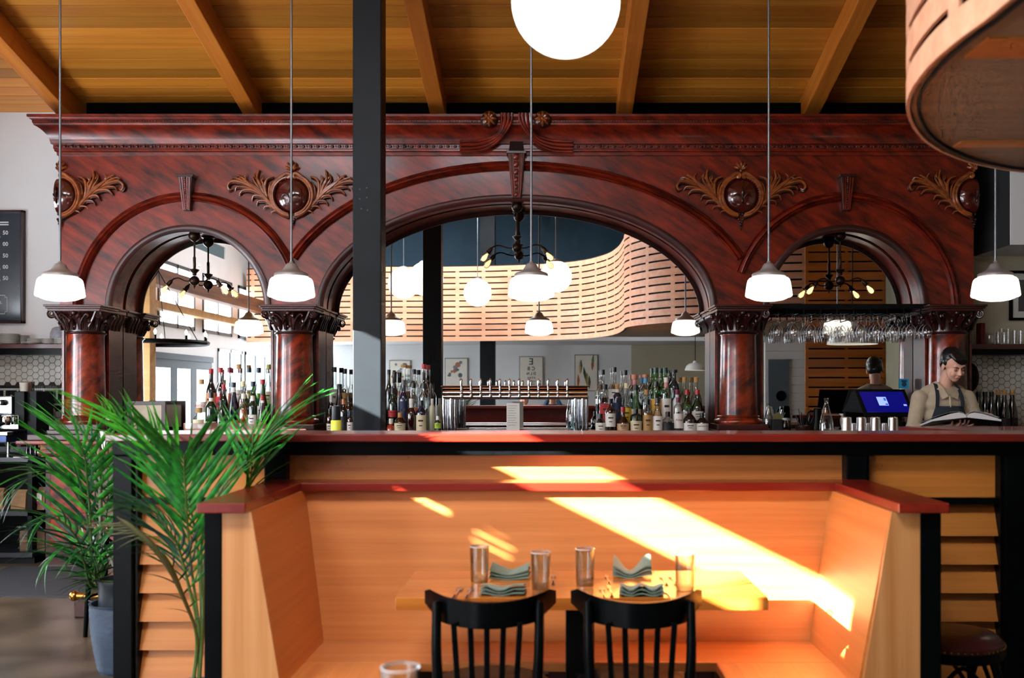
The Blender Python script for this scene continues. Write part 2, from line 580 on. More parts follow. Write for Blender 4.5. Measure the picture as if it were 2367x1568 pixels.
MB().box(XL - .12, XL + .03, a, b, d - .1, d).build('door_frame', door_g, de)
for k in range(nleaf):
    p = a + (b - a) * k / nleaf; q = a + (b - a) * (k + 1) / nleaf
    m = MB()
    m.box(XL - .1, XL, p, p + .13, 0, d - .1).box(XL - .1, XL, q - .13, q, 0, d - .1).box(XL - .1, XL, p + .13, q - .13, 0, .3).box(XL - .1, XL, p + .13, q - .13, d - .24, d - .1)
    lf = m.build('door_leaf', door_g, de)
    MB().box(XL - .03, XL - .015, p + .13, q - .13, .3, d - .24).build('pane', pane_s, lf)
m = MB()

# unseen roof panes added to light the room from above
for i, x0 in enumerate((-4.4, -1.9)):
    e = empty('window_%d' % (len(wins) + 1 + i), (x0 + .9, .9, FLAT), 'added unseen roof pane lighting the booths, %s from the street' % ('first', 'second')[i], 'window', kind='structure')
    MB().box(x0, x0 + 1.8, .3, 1.5, FLAT - .005, FLAT + .04).build('pane', pane_h, e)
    m = MB()
    for (a, b, c, d) in ((x0 - .06, x0 + 1.86, .24, .3), (x0 - .06, x0 + 1.86, 1.5, 1.56), (x0 - .06, x0, .3, 1.5), (x0 + 1.8, x0 + 1.86, .3, 1.5)):
        m.box(a, b, c, d, FLAT - .06, FLAT + .04)
    m.build('window_frame', frame_w, e)

# ---- right wall and the wall behind the camera, both met only in the mirrors
tag(MB().box(XR, XR + .15, YF - .2, YB + .1, 0, FLAT + .1).build('wall_right', khaki_wall), 'beige side wall at the right, outside the picture', 'wall', kind='structure')
fw = (-6.1, -5.0, .25, 2.5)  # opening for an added window, out of mirror view, to light the bar
m = MB()
for a, b, c, d in holed(XL, 1.75, 0, 2.6, [fw]): m.box(a, b, YF - .15, YF, c, d)
e = empty('window_11', (-5.55, YF, fw[2]), 'added window pane in the front wall, hidden from the mirrors, lighting the bar', 'window', kind='structure')
MB().box(fw[0], fw[1], YF - .05, YF - .03, fw[2], fw[3]).build('pane', pane_m, e)
MB().box(-5.58, -5.52, YF - .03, YF + .02, fw[2], fw[3]).box(fw[0], fw[1], YF - .03, YF + .02, 1.5, 1.55).build('window_frame', frame_w, e)
wf = tag(m.build('wall_front_left', white_wall), 'white wall with framed prints, seen in the centre mirror', 'wall', kind='structure')
wfr = tag(MB().box(1.75, XR, YF - .15, YF, 0, 2.6).build('wall_front_right', khaki_wall), 'beige wall seen at the right of the centre mirror', 'wall', kind='structure')
tag(MB().box(XL, XR, YF - .15, YF, 2.6, FLAT + .1).build('wall_front_upper', navy_wall), 'dark navy upper wall seen at the top of the centre mirror', 'wall', kind='structure')
lowc = MB().box(XL, 4.2, YF, -1.75, 2.52, 2.6).build('ceiling_low', white_wall)
tag(lowc, 'low white ceiling behind the curved slatted band, seen in the mirror', 'ceiling', kind='structure')

# ---- white boarded partition with a grey door and an orange slatted screen (right mirror)
shp = empty('wall_boarded', (4.4, 1.2, 0), 'white boarded partition with grey door, seen in the right mirror', 'wall', kind='structure')
for k in range(16):
    MB().box(3.15, 5.2, 1.19, 1.215, .02 + k * .145, .02 + k * .145 + .14).build('board', white_wall, shp, bevel=.004)
MB().box(3.15, 5.2, 1.1, 1.19, 0, 2.44).build('backing', white_wall, shp)
dr = empty('door_2', (3.37, 1.22, 0), 'grey door with an oval porthole, seen in the right mirror', 'door', kind='structure')
grey_door = pm('grey_door', '#5d6a72', rough=0.45)
MB().box(3.2, 3.55, 1.22, 1.25, 0, 2.05).build('door_leaf', grey_door, dr, bevel=.004)
MB().lathe([(0, .0), (.075, 0), (.085, .015), (.09, 0)], c=(3.42, 1.252, 1.42), seg=20, axis='y').build('porthole', black, dr)
for o in dr.children:
    if o.name.startswith('porthole'): o.scale = (1, 1, 1)
SX = -.5
scr = empty('slatted_screen', (4.1 + SX, 5.4, 0), 'tall orange slatted wood screen reflected in the right mirror', 'screen')
pitch = .126
for k in range(30):
    z0 = .05 + k * pitch
    MB().box(3.56 + SX, 4.58 + SX, 5.36, 5.39, z0, z0 + pitch - .02).build('slat', orange_slat, scr, bevel=.003)
MB().box(3.56 + SX, 4.58 + SX, 5.335, 5.345, .0, .05 + 30 * pitch).build('backing', pm('dark_gap', '#160d07', rough=.8), scr)
for x in (3.56 + SX, 4.07 + SX, 4.55 + SX):
    MB().box(x, x + .04, 5.345, 5.385, .0, .05 + 30 * pitch).build('batten', orange_slat, scr)

# ---- painted steel columns
def steel_column(x, y, wd, label, z1):
    e = empty('steel_column', (x, y, 0), label, 'column')
    MB().box(x - wd / 2, x + wd / 2, y - wd / 2, y + wd / 2, 0.02, z1).build('shaft', steel_blk, e, bevel=.008)
    MB().box(x - wd / 2 - .05, x + wd / 2 + .05, y - wd / 2 - .05, y + wd / 2 + .05, 0, .02).build('base_plate', steel_blk, e)
    return e
sc1 = steel_column(-1.325, 7.24, .205, 'square blue-black steel column standing in front of the back bar', ceil_z(7.3) - .01)
# rivet holes in the steel column
for dx, pz in ((-.05, 2.70), (.0, 2.71), (-.05, 2.63), (.0, 2.64), (-.04, 2.56), (.005, 2.55)):
    MB().lathe([(0, 0), (.006, 0), (.004, .004), (0, .004)], c=(-1.325 + dx, 7.24 - .1025 - .004, pz + .25), seg=8, axis='y').build('bolt', pm('bolt_grey', '#3a4146', rough=.4, metal=.5), sc1)
steel_column(-1.28, -1.62, .3, 'thick black steel column seen in the centre mirror beside framed prints', FLAT)

# ================================================================== curved slatted band hanging over the room
ZB, NROW, RP, GAP = 2.48, 13, 0.114, 0.026
plan = [(-6.1, -1.55), (-5, -1.35), (-3.5, -1.15), (-2, -1.1), (-.6, -.85), (.45, -.3), (.95, .6), (1.12, 1.5), (1.157, 2.49), (1.145, 2.76), (1.145, 2.966), (1.173, 3.2), (1.224, 3.4), (1.30, 3.589), (1.41, 3.80), (1.57, 4.03), (1.78, 4.245), (1.97, 4.377), (2.11, 4.446), (2.6, 4.62), (3.2, 4.72), (3.6, 4.74)]
pp, _ = catmull([Vector((x, y, 0)) for x, y in plan], [0] * len(plan), 5)
# resample evenly
ds = [0]
for i in range(1, len(pp)): ds.append(ds[-1] + (pp[i] - pp[i - 1]).length)
def along(s):
    s = max(0, min(ds[-1], s))
    for i in range(1, len(ds)):
        if ds[i] >= s:
            t = (s - ds[i - 1]) / max(1e-9, ds[i] - ds[i - 1])
            return pp[i - 1].lerp(pp[i], t)
    return pp[-1]
def normal(s):
    t = (along(s + .02) - along(s - .02)).normalized()
    return Vector((-t.y, t.x, 0))        # toward the bar / the booth side
band = empty('slatted_band', (1.2, 3.0, ZB), 'curved band of slotted pale cedar strips hanging at the upper right', 'ceiling band')
bo = wloc(band)
def strip(s0, s1, z0, z1, thk, step=.09, off=0.0):
    n = max(1, int((s1 - s0) / step))
    vs = []; fs = []
    for i in range(n + 1):
        s = s0 + (s1 - s0) * i / n
        p = along(s); nn = normal(s)
        for q in (p + nn * (thk + off), p + nn * off):
            vs.append((q.x, q.y, z0)); vs.append((q.x, q.y, z1))
    for i in range(n):
        a = i * 4; b = a + 4
        fs += [(a, b, b + 1, a + 1), (a + 2, a + 3, b + 3, b + 2), (a + 1, b + 1, b + 3, a + 3), (a, a + 2, b + 2, b)]
    fs += [(0, 1, 3, 2), (n * 4, n * 4 + 2, n * 4 + 3, n * 4 + 1)]
    return vs, fs
LT = ds[-1]
for r in range(NROW):
    z0 = ZB + r * RP
    m = MB(); m.add(*strip(0, LT, z0, z0 + RP - GAP, .012))
    m.build('strip', ribbon_m, band, smooth=True, sharp=30)
    # spacer blocks that leave the slots open between strips
    if r < NROW - 1:
        m = MB(); s = .1
        while s < LT - .15:
            m.add(*strip(s, s + .07, z0 + RP - GAP, z0 + RP, .012))
            s += .52
        m.build('spacer_row', ribbon_m, band)['kind'] = 'stuff'
m = MB(); m.add(*strip(0, LT, ZB, ZB + NROW * RP, .006, off=-.03))
m.build('backing', pm('dark_felt', '#1a1512', rough=.9), band)
# plywood underside behind the band, carried by battens
m = MB()
s_list = [LT * i / 120 for i in range(121)]
edge = [along(s) for s in s_list if along(s).y > .3 and s > 3]
vs_ = [(p.x, p.y, ZB + .012) for p in edge] + [(max(p.x, 3.66), min(p.y, 4.7), ZB + .012) for p in edge]
k = len(edge)
m.add(vs_, [(i, i + 1, k + i + 1, k + i) for i in range(k - 1)])
m.add([(a_, b_, c_ + .02) for a_, b_, c_ in vs_], [(i, i + 1, k + i + 1, k + i) for i in range(k - 1)])
m.build('underside_panel', ply, band)
def batten(x0, y0, x1, y1, wd, z):
    d = Vector((x1 - x0, y1 - y0, 0)); n_ = Vector((-d.y, d.x, 0)).normalized() * wd / 2
    m = MB(); a = Vector((x0, y0, 0)); b = Vector((x1, y1, 0))
    pts = [a - n_, b - n_, b + n_, a + n_]
    m.prism([(p.x, p.y) for p in pts], 2, z - .025, z + .012)
    m.build('batten', slatm, band)
p1 = at(2150, 338, 2254 / (905 - 338)); p2 = at(2420, 332, 2254 / (905 - 332))
batten(1.62, 3.98, 3.6, 3.95, .085, ZB + .03)
batten(1.22, 2.86, 3.6, 2.9, .16, ZB + .03)
MB().lathe([(.0, -.03), (.03, -.03), (.035, 0)], c=(2.06, 3.97, ZB - .014), seg=14).build('bolt', black, band)

# ================================================================== the carved back bar
BX = -0.31                       # its centre line
YBF, YBK = 8.85, 9.16            # front and back of the arched frieze
ZS, ZT, ZC = 2.245, 3.62, 1.13   # springing, underside of the cornice, counter
A1, A2 = 2.92, 0.723             # side arch offset and radius
AC, BC = 1.77, 0.993             # centre arch half width and rise
HALF = 4.063
bar = empty('back_bar', (BX, 9.0, 0), 'huge carved mahogany back bar with three arched mirrors', 'back bar')
arches = [(BX - A1, A2, A2), (BX, AC, BC), (BX + A1, A2, A2)]
chain = [(BX - HALF, ZS)]
for cx, a, b in arches:
    for i in range(57):
        t = PI * i / 56
        chain.append((cx - a * math.cos(t), ZS + b * math.sin(t)))
chain.append((BX + HALF, ZS))
m = MB()
n = len(chain)
vs_ = []
for (x, z) in chain:
    vs_ += [(x, YBF, z), (x, YBF, ZT), (x, YBK, z), (x, YBK, ZT)]
fs_ = []
for i in range(n - 1):
    a = i * 4; b = a + 4
    fs_ += [(a, b, b + 1, a + 1), (a + 2, a + 3, b + 3, b + 2), (a, a + 2, b + 2, b), (a + 1, b + 1, b + 3, a + 3)]
fs_ += [(0, 1, 3, 2), ((n - 1) * 4, (n - 1) * 4 + 2, (n - 1) * 4 + 3, (n - 1) * 4 + 1)]
m.add(vs_, fs_)
m.build('arched_frieze', mahog, bar, smooth=True, sharp=30)
# lining of each arch (dark soffit) and moulded rings
for idx, (cx, a, b) in enumerate(arches):
    path = [(cx - a * math.cos(PI * i / 48), ZS + b * math.sin(PI * i / 48)) for i in range(49)]
    # inner bead on the front edge
    m = MB(); m.sweep([(x, YBF, z) for x, z in path], [(-.012, -.01), (-.012, .018), (.006, .026), (.03, .02), (.05, .006), (.05, -.01)])
    m.build('arch_bead', mahog_d, bar, smooth=True, sharp=50)
    # soffit lining with a raised inner frame
    m = MB(); m.sweep([(x, YBF, z) for x, z in path], [(-.004, -.02), (-.004, -.16), (-.03, -.17), (-.035, -.20), (-.05, -.21), (-.05, -.30), (.01, -.30), (.01, -.02)])
    m.build('arch_lining', mahog, bar, smooth=True, sharp=35)
    # outer architrave moulding
    o = .262
    if idx == 1:
        ao, bo_ = 2.12, 1.262
        t0 = math.acos(1.985 / 2.12)
    else:
        ao = bo_ = A2 + o; t0 = math.acos(min(1, .935 / ao))
    N = 60
    path = []
    ta = 0.0 if idx == 0 else t0
    tb_ = PI if idx == 2 else PI - t0
    for i in range(N + 1):
        t = ta + (tb_ - ta) * i / N
        path.append((cx - ao * math.cos(t), YBF, ZS + bo_ * math.sin(t)))
    m = MB(); m.sweep(path, [(-.04, -.01), (-.04, .018), (-.03, .03), (-.02, .018), (-.01, .046), (.008, .052), (.02, .026), (.03, .042), (.042, .024), (.042, -.01)])
    m.build('arch_moulding', mahog, bar, smooth=True, sharp=60)
# keystones
def keystone(x, z0, z1, w0, w1, beads):
    m = MB()
    m.add([(x - w1, YBF, z1), (x + w1, YBF, z1), (x + w0, YBF, z0), (x - w0, YBF, z0),
           (x - w1, YBF - .09, z1), (x + w1, YBF - .09, z1), (x + w0, YBF - .05, z0), (x - w0, YBF - .05, z0)],
          [(4, 5, 6, 7), (0, 3, 2, 1), (0, 1, 5, 4), (3, 7, 6, 2), (0, 4, 7, 3), (1, 2, 6, 5)])
    k = m.build('keystone', mahog_c, bar, bevel=.006)
    m = MB()
    for s in (-.72, -.36, .36, .72):
        m.tube([(x + s * w1, YBF - .092, z1 - .01), (x + s * w0, YBF - .053, z0 + .01)], .007, seg=6)
    m.build('rib', mahog, k, smooth=True)
    m = MB()
    for i in range(beads):
        t = (i + .5) / beads
        r = (w1 * (1 - t) + w0 * t) * (.42 if beads < 8 else .2)
        m.ball((x, YBF - .092 * (1 - t) - .052 * t, z1 + (z0 - z1) * t), r, 10, 6, sc=(1, .6, 1))
    m.build('bead_row', mahog, k, smooth=True)
    MB().box(x - w1 - .012, x + w1 + .012, YBF - .1, YBF, z1 - .005, z1 + .02).build('keystone_cap', mahog_d, k, bevel=.004)
for cx in (BX - A1, BX + A1): keystone(cx, 3.10, 3.395, .034, .062, 16)
keystone(BX, 3.21, 3.60, .042, .075, 6)

# cornice
prof = [(0, 3.595), (.018, 3.595), (.02, 3.622), (.034, 3.63), (.034, 3.645), (.04, 3.65), (.04, 3.685), (.056, 3.69), (.058, 3.705)]
for i in range(9):
    t = i / 8
    prof.append((.06 + .095 * (1 - math.cos(t * PI / 2)), 3.71 + .12 * math.sin(t * PI / 2) * (.55 + .45 * t)))
prof += [(.158, 3.845), (.164, 3.85), (.164, 3.868), (.176, 3.876), (.186, 3.89), (.195, 3.893), (.195, 3.915), (0, 3.915)]
base = [(BX - HALF, YBK + .15), (BX - HALF, YBF), (BX + HALF, YBF), (BX + HALF, YBK + .15)]
outd = [(-1, 0), (-1, -1), (1, -1), (1, 0)]
m = MB(); vs_ = []; fs_ = []; np_ = len(prof)
for (bx_, by_), (ox, oy) in zip(base, outd):
    for (o, z) in prof: vs_.append((bx_ + ox * o, by_ + oy * o, z))
for i in range(3):
    for k in range(np_):
        k2 = (k + 1) % np_
        fs_.append((i * np_ + k, i * np_ + k2, (i + 1) * np_ + k2, (i + 1) * np_ + k))
fs_ += [tuple(range(np_)), tuple(3 * np_ + k for k in range(np_))[::-1]]
m.add(vs_, fs_)
corn = m.build('cornice', mahog, bar, smooth=True, sharp=28)
m = MB()
x = BX - HALF
while x < BX + HALF:
    if abs(x - BX) > .3:
        m.ball((x, YBF - .046, 3.668), .013, 6, 4, sc=(1.35, 1, 1))
        m.ball((x + .032, YBF - .044, 3.668), .007, 5, 4, sc=(.7, 1, 1.6))
    x += .064
m.build('bead_row', mahog_d, corn, smooth=True)
m = MB(); x = BX - HALF
while x < BX + HALF:
    m.box(x, x + .012, YBF - .172, YBF - .16, 3.851, 3.866); x += .024
m.build('dentil_row', mahog_d, corn)
MB().box(BX - HALF + .05, BX + HALF - .05, YBF - .05, YBK + .15, 3.915, 3.93).build('cornice_top', black, corn)
MB().box(BX - HALF + .12, BX + HALF - .1, 9.1, 9.34, 3.93, CEIL0 + .02).build('shade_strip', pm('shade_black', '#030303', rough=.9, spec=.05), bar)  # added black strip standing for the shadow above the cornice
# curved moulding parting the cornice over the centre
for s in (-1, 1):
    m = MB()
    for j, (off, rr) in enumerate(((0, .014), (.032, .016), (.062, .012), (-.028, .011))):
        pts = [(BX + s * (.50), YBF - .06 - .004 * j, 3.645 + off), (BX + s * .33, YBF - .075, 3.65 + off), (BX + s * (.2 - off * .2), YBF - .10, 3.69 + off * .9), (BX + s * (.11 + off * .3), YBF - .14, 3.77 + off * .5), (BX + s * (.065 + off), YBF - .18, 3.86), (BX + s * (.06 + off), YBF - .2, 3.925)]
        m.tube(pts, rr, seg=7, smooth=5)
    m.build('parting_moulding', mahog, corn, smooth=True)
    m = MB()
    cx_ = BX + s * .232; cz_ = 3.868
    m.lathe([(0, -.03), (.05, -.025), (.075, 0), (.078, .02)], c=(cx_, YBF - .19, cz_), seg=18, axis='y')
    ro = m.build('rosette', mahog_c, corn, smooth=True)
    m = MB()
    for k in range(8):
        a = k * PI / 4
        m.tube([(cx_, YBF - .215, cz_), (cx_ + .035 * math.cos(a), YBF - .226, cz_ + .035 * math.sin(a)), (cx_ + .066 * math.cos(a), YBF - .205, cz_ + .066 * math.sin(a))], [.006, .014, .004], seg=6, smooth=3)
    m.ball((cx_, YBF - .225, cz_), .014, 8, 6)
    m.build('petal_ring', carve, ro, smooth=True)
m = MB(); m.prism([(BX - .07, 3.6), (BX + .07, 3.6), (BX + .035, 3.915), (BX - .035, 3.915)], 1, YBF - .06, YBF); m.build('parting_block', pm('recess_shade_wood', '#1c0705', rough=.6, spec=.15), corn)  # coloured dark for the shadow where the mouldings part

# cartouches
def cartouche(x, z, sides, lo=-99, hi=99):
    R = .16
    class MBc(MB):
        def build(self, *a, **k):
            self.v = [(min(hi, max(lo, p[0])), p[1], p[2]) for p in self.v]
            return MB.build(self, *a, **k)
    m = MBc()
    m.ball((x, YBF - .012, z), R * .97, 24, 16, sc=(1, .5, 1))
    boss = m.build('cartouche', pm('boss_wood', '#4a1410', rough=.14, coat=1.0, var=.3, vscale=8), bar, smooth=True)
    y0 = YBF - .022
    def stroke(mb, pts, r0, s, taper=.25, dy=0.0, rmax=None):
        n = len(pts)
        rad = [r0 * (1 - (1 - taper) * (i / (n - 1)) ** 1.3) for i in range(n)]
        rad[0] *= .7
        mb.tube([(x + s * px * R, y0 - dy - .012 * math.sin(PI * i / (n - 1)), z + pz * R) for i, (px, pz) in enumerate(pts)], rad, seg=6, smooth=5, flat=.9)
    def curl(cx, cz, r, a0, turns, s, k=12):
        return [(cx + (r * (1 - i / k * .8)) * math.cos(a0 + turns * 2 * PI * i / k), cz + (r * (1 - i / k * .8)) * math.sin(a0 + turns * 2 * PI * i / k)) for i in range(k + 1)]
    for s in sides:
        mb = MBc()
        arc = [(1.14 * math.cos(math.radians(a)), 1.14 * math.sin(math.radians(a)) + .02) for a in range(-82, 72, 11)]
        stroke(mb, arc + [(.33, 1.18)] + curl(.2, 1.07, .13, PI / 2, .9, s), .02, s, .7, dy=.02)
        arc = [(1.04 * math.cos(math.radians(a)), 1.04 * math.sin(math.radians(a))) for a in range(-80, 75, 11)]
        stroke(mb, arc, .011, s, .8, dy=.03)
        mb.build('scroll_frame', carve, boss, smooth=True)
        mb = MB()
        L_ = [
            ([(.15, -1.13), (.98, -.64), (1.7, .09), (2.36, .64), (2.75, 1.0), (3.0, 1.15)], .022),
            ([(.5, -1.0), (1.2, -.4), (1.8, .3), (2.4, .75), (2.75, .95)], .016),
            ([(1.5, -.05), (1.75, .56), (1.93, 1.0), (1.85, 1.44)], .02),
            ([(1.6, .1), (1.95, .6), (2.15, .95), (2.1, 1.2)], .012),
            ([(1.5, .1), (1.58, .6), (1.72, .9), (1.68, 1.1)], .011),
            ([(1.35, -.27), (1.5, .4), (1.38, .9), (1.0, 1.07)], .018),
            ([(1.2, -.4), (1.28, .2), (1.2, .6), (1.02, .8)], .012),
            ([(1.42, .1), (1.62, .5), (1.6, .75)], .010),
            ([(2.07, .38), (2.7, .7), (3.3, .8), (3.55, .55), (3.45, .33), (3.3, .4)], .017),
            ([(2.2, .55), (2.8, .85), (3.2, 1.0), (3.35, .95)], .012),
            ([(1.7, .05), (2.2, .3), (2.7, .3), (2.92, .08)], .018),
            ([(1.9, .2), (2.5, .45), (3.0, .5), (3.15, .35)], .012),
            ([(1.38, -.27), (1.75, -.03), (2.1, 0), (2.22, -.22)], .015),
            ([(1.1, -.55), (1.45, -.3), (1.85, -.3), (1.95, -.48)], .013),
            ([(.8, -.8), (1.15, -.6), (1.5, -.62), (1.58, -.78)], .012),
            ([(.55, -.98), (.85, -.85), (1.1, -.9), (1.15, -1.02)], .010),
            ([(2.5, .8), (2.6, 1.05), (2.45, 1.25)], .011), ([(2.75, 1.0), (2.95, .95), (3.1, .8)], .009), ([(1.75, .75), (1.62, .95), (1.62, 1.15)], .009), ([(1.95, .9), (2.08, 1.05), (2.02, 1.3)], .009)]
        for p_, r_ in L_: stroke(mb, p_, r_, s, .3, dy=.004)
        mb.build('leaf_spray', carve, boss, smooth=True)
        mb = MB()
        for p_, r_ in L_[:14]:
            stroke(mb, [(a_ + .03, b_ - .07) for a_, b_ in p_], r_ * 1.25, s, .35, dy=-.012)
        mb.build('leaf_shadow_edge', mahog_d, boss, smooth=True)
    mb = MBc()
    for k in range(-2, 3):
        a = PI / 2 + k * .55
        p0 = Vector((x, y0, z + 1.42 * R))
        d = Vector((math.cos(a), 0, math.sin(a)))
        L2 = .5 * R * (1 - .12 * abs(k))
        mb.tube([p0 + d * .06 * R, p0 + d * L2 * .6 + Vector((0, -.018, 0)), p0 + d * L2], [.007, .011 if k else .013, .012], seg=7, smooth=3)
    mb.ball((x, y0 - .01, z + 1.38 * R), .014, 8, 6)
    mb.build('crest', carve, boss, smooth=True)
    mb = MBc()
    for (dx, dz, r_) in ((-.08, -1.02, .012), (.08, -1.02, .012), (-.12, -1.3, .012), (.12, -1.3, .012), (-.05, -1.42, .012), (.06, -1.45, .012), (0, -1.58, .012), (0, -1.72, .01), (0, -1.84, .007), (-.06, -1.55, .009), (.06, -1.6, .009)):
        mb.ball((x + dx * R, y0, z + dz * R), r_, 8, 6)
    mb.build('berry_drop', mahog_c, boss, smooth=True)['kind'] = 'stuff'
    mb = MBc()
    yb_ = YBF - .012 - R * .485
    mb.tube([(x, yb_ + .0, z + .42 * R), (x, yb_ - .012, z + .12 * R), (x, yb_, z - .2 * R)], [.003, .013, .004], seg=8, smooth=4)
    for s in (-1, 1):
        mb.tube([(x + s * .06 * R, yb_, z - .2 * R), (x + s * .22 * R, yb_ - .004, z + .0 * R), (x + s * .4 * R, yb_ + .002, z - .02 * R), (x + s * .5 * R, yb_ + .012, z - .14 * R)], [.003, .007, .007, .003], seg=7, smooth=4)
    mb.tube([(x, yb_, z - .2 * R), (x, yb_ - .006, z - .35 * R), (x, yb_ + .01, z - .5 * R)], [.004, .009, .003], seg=7, smooth=3)
    mb.build('lily_emblem', mahog_c, boss, smooth=True)
    mb = MB()
    for k in range(40):
        a = math.radians(-70 + 320 * k / 39)
        if not sides or (math.cos(a) < 0 and -1 not in sides) or (math.cos(a) > 0 and 1 not in sides): continue
        mb.ball((x + .985 * R * math.cos(a), y0 - .02, z + .985 * R * math.sin(a)), .0055, 5, 4)
    if mb.v: mb.build('pearl_ring', carve, boss, smooth=True)
cartouche(BX - 1.99, 3.235, (-1, 1))
cartouche(BX + 1.99, 3.235, (-1, 1))
cartouche(BX - HALF + .01, 3.235, (1,), lo=BX - HALF - .015)
cartouche(BX + HALF - .01, 3.235, (-1,), hi=BX + HALF + .015)

# piers, columns with carved capitals
piers = [(BX - HALF, BX - A1 - A2), (BX - A1 + A2, BX - AC), (BX + AC, BX + A1 - A2), (BX + A1 + A2, BX + HALF)]
colx = [BX - 3.796, BX - 1.955, BX + 1.955, BX + 3.796]
YCOL = 8.77
for (x0, x1), cx in zip(piers, colx):
    p = MB().box(x0, x1, 8.9, 9.17, ZC, ZS - .045).build('pier', mahog_d, bar)
    MB().box(x0 + .0, x0 + .02, 8.885, 8.9, ZC, ZS - .2).build('pier_bead', mahog, p)
    MB().box(x1 - .02, x1, 8.885, 8.9, ZC, ZS - .2).build('pier_bead', mahog, p)
    # impost running back to the glass
    im = MB().box(x0 - .035, x1 + .035, 8.8, 9.17, ZS - .05, ZS - .018).box(x0 - .05, x1 + .05, 8.8, 9.17, ZS - .018, ZS).build('impost', mahog_d, p, bevel=.004)
    for xs in (x0, x1):
        sg = -1 if xs == x0 else 1
        m = MB()
        for yy in (8.88, 8.95, 9.02, 9.09):
            m.tube([(xs, yy, ZS - .2), (xs + sg * .012, yy, ZS - .13), (xs + sg * .035, yy, ZS - .08), (xs + sg * .045, yy, ZS - .055)], [.012, .022, .024, .014], seg=7, smooth=3)
            m.ball((xs + sg * .035, yy, ZS - .075), .022, 8, 6)
        m.build('side_carving', mahog_c, p, smooth=True)
    # shaft
    m = MB(); m.lathe([(.166, 1.285), (.166, 1.30), (.163, 1.5), (.158, 1.8), (.154, 1.98), (.16, 1.992), (.16, 2.0)], c=(cx, YCOL, 0), seg=36)
    sh = m.build('column', mahog_v, bar, smooth=True, sharp=60)
    m = MB(); m.lathe([(.205, 1.215), (.215, 1.235), (.205, 1.255), (.185, 1.26), (.18, 1.27), (.187, 1.278), (.182, 1.288), (.165, 1.292)], c=(cx, YCOL, 0), seg=36)
    m.build('column_base', mahog_v, sh, smooth=True, sharp=60)
    MB().box(cx - .235, cx + .235, YCOL - .22, 8.95, ZC, 1.165).box(cx - .22, cx + .22, YCOL - .21, 8.95, 1.165, 1.215).build('plinth', mahog_d, sh, bevel=.006)
    # capital: bell, neck ring, acanthus, volutes, abacus
    m = MB(); m.lathe([(.155, 1.995), (.172, 2.002), (.174, 2.012), (.158, 2.02), (.158, 2.03), (.162, 2.08), (.175, 2.13), (.205, 2.18), (.21, 2.19)], c=(cx, YCOL, 0), seg=32)
    ca = m.build('capital', mahog_c, sh, smooth=True, sharp=60)
    m = MB()
    for k in range(16):
        a = 2 * PI * (k + .5) / 16
        if math.sin(a) > .45: continue
        big = k % 2 == 0
        d = Vector((math.cos(a), math.sin(a), 0)); c0 = Vector((cx, YCOL, 0))
        top = 2.165 if big else 2.12
        pts = [c0 + d * .162 + Vector((0, 0, 2.03)), c0 + d * .18 + Vector((0, 0, 2.08)), c0 + d * (.205 if big else .19) + Vector((0, 0, top - .015)), c0 + d * (.235 if big else .21) + Vector((0, 0, top)), c0 + d * (.245 if big else .218) + Vector((0, 0, top - .022)), c0 + d * (.23 if big else .208) + Vector((0, 0, top - .03))]
        m.tube(pts, [.006, .014, .017, .014, .01, .006], seg=6, smooth=3)
        for e_ in (-.09, .09):
            d2 = Vector((math.cos(a + e_), math.sin(a + e_), 0))
            m.tube([c0 + d2 * .163 + Vector((0, 0, 2.035)), c0 + d2 * .178 + Vector((0, 0, 2.085)), c0 + d2 * .2 + Vector((0, 0, top - .03)), c0 + d2 * .212 + Vector((0, 0, top - .04))], [.004, .008, .009, .004], seg=5, smooth=3)
    m.build('acanthus', mahog_c, ca, smooth=True)
    m = MB()
    for sx in (-1, 1):
        for sy in (-1,):
            o_ = Vector((cx + sx * .205, YCOL + sy * .2, 2.17))
            sp = [o_ + Vector((sx * r_ * math.cos(t_) * .75, sy * r_ * math.cos(t_) * .5, r_ * math.sin(t_))) for t_, r_ in [(PI / 2 + 4.2 * PI * i / 26 * 1.0, .042 * (1 - i / 30)) for i in range(27)]]
            m.tube([Vector((cx + sx * .1, YCOL + sy * .16, 2.06)), Vector((cx + sx * .15, YCOL + sy * .185, 2.13)), Vector((cx + sx * .18, YCOL + sy * .195, 2.195))] + sp, [.008, .012, .012] + [.011 * (1 - i / 40) for i in range(27)], seg=6, smooth=2)
    for sx in (-1, 1):          # paired small scrolls in the middle of the front face
        pts = [(cx + sx * .03, YCOL - .17, 2.04), (cx + sx * .05, YCOL - .19, 2.11), (cx + sx * .10, YCOL - .215, 2.165), (cx + sx * .125, YCOL - .22, 2.15), (cx + sx * .11, YCOL - .222, 2.135)]
        m.tube(pts, [.006, .01, .01, .008, .005], seg=6, smooth=4)
    m.ball((cx, YCOL - .215, 2.175), .022, 10, 8); m.ball((cx, YCOL - .2, 2.06), .014, 8, 6)
    for sx in (-.028, .028): m.ball((cx + sx, YCOL - .21, 2.155), .011, 8, 6)
    m.build('volute', mahog_c, ca, smooth=True)
    MB().box(cx - .225, cx + .225, YCOL - .225, 8.9, 2.19, 2.212).box(cx - .238, cx + .238, YCOL - .238, 8.9, 2.212, 2.228).box(cx - .25, cx + .25, YCOL - .25, 8.9, 2.228, ZS).build('abacus', mahog_d, ca, bevel=.004)

# mirrors
for (cx, a, b), nm in zip(arches, ('left', 'centre', 'right')):
    ph = math.radians(-1.9) if nm == 'right' else 0
    o = MB().box(cx - a - .02, cx + a + .02, 9.18 + (.026 if ph else 0), 9.2 + (.026 if ph else 0), ZC, ZS + b + .03, rot=(0, 0, ph)).build('mirror', mirror_m, bar)
    o['label'] = '%s arched mirror' % nm
    path = [(cx - a - .0, YBF, ZC), (cx - a, YBF, ZS - .05)]
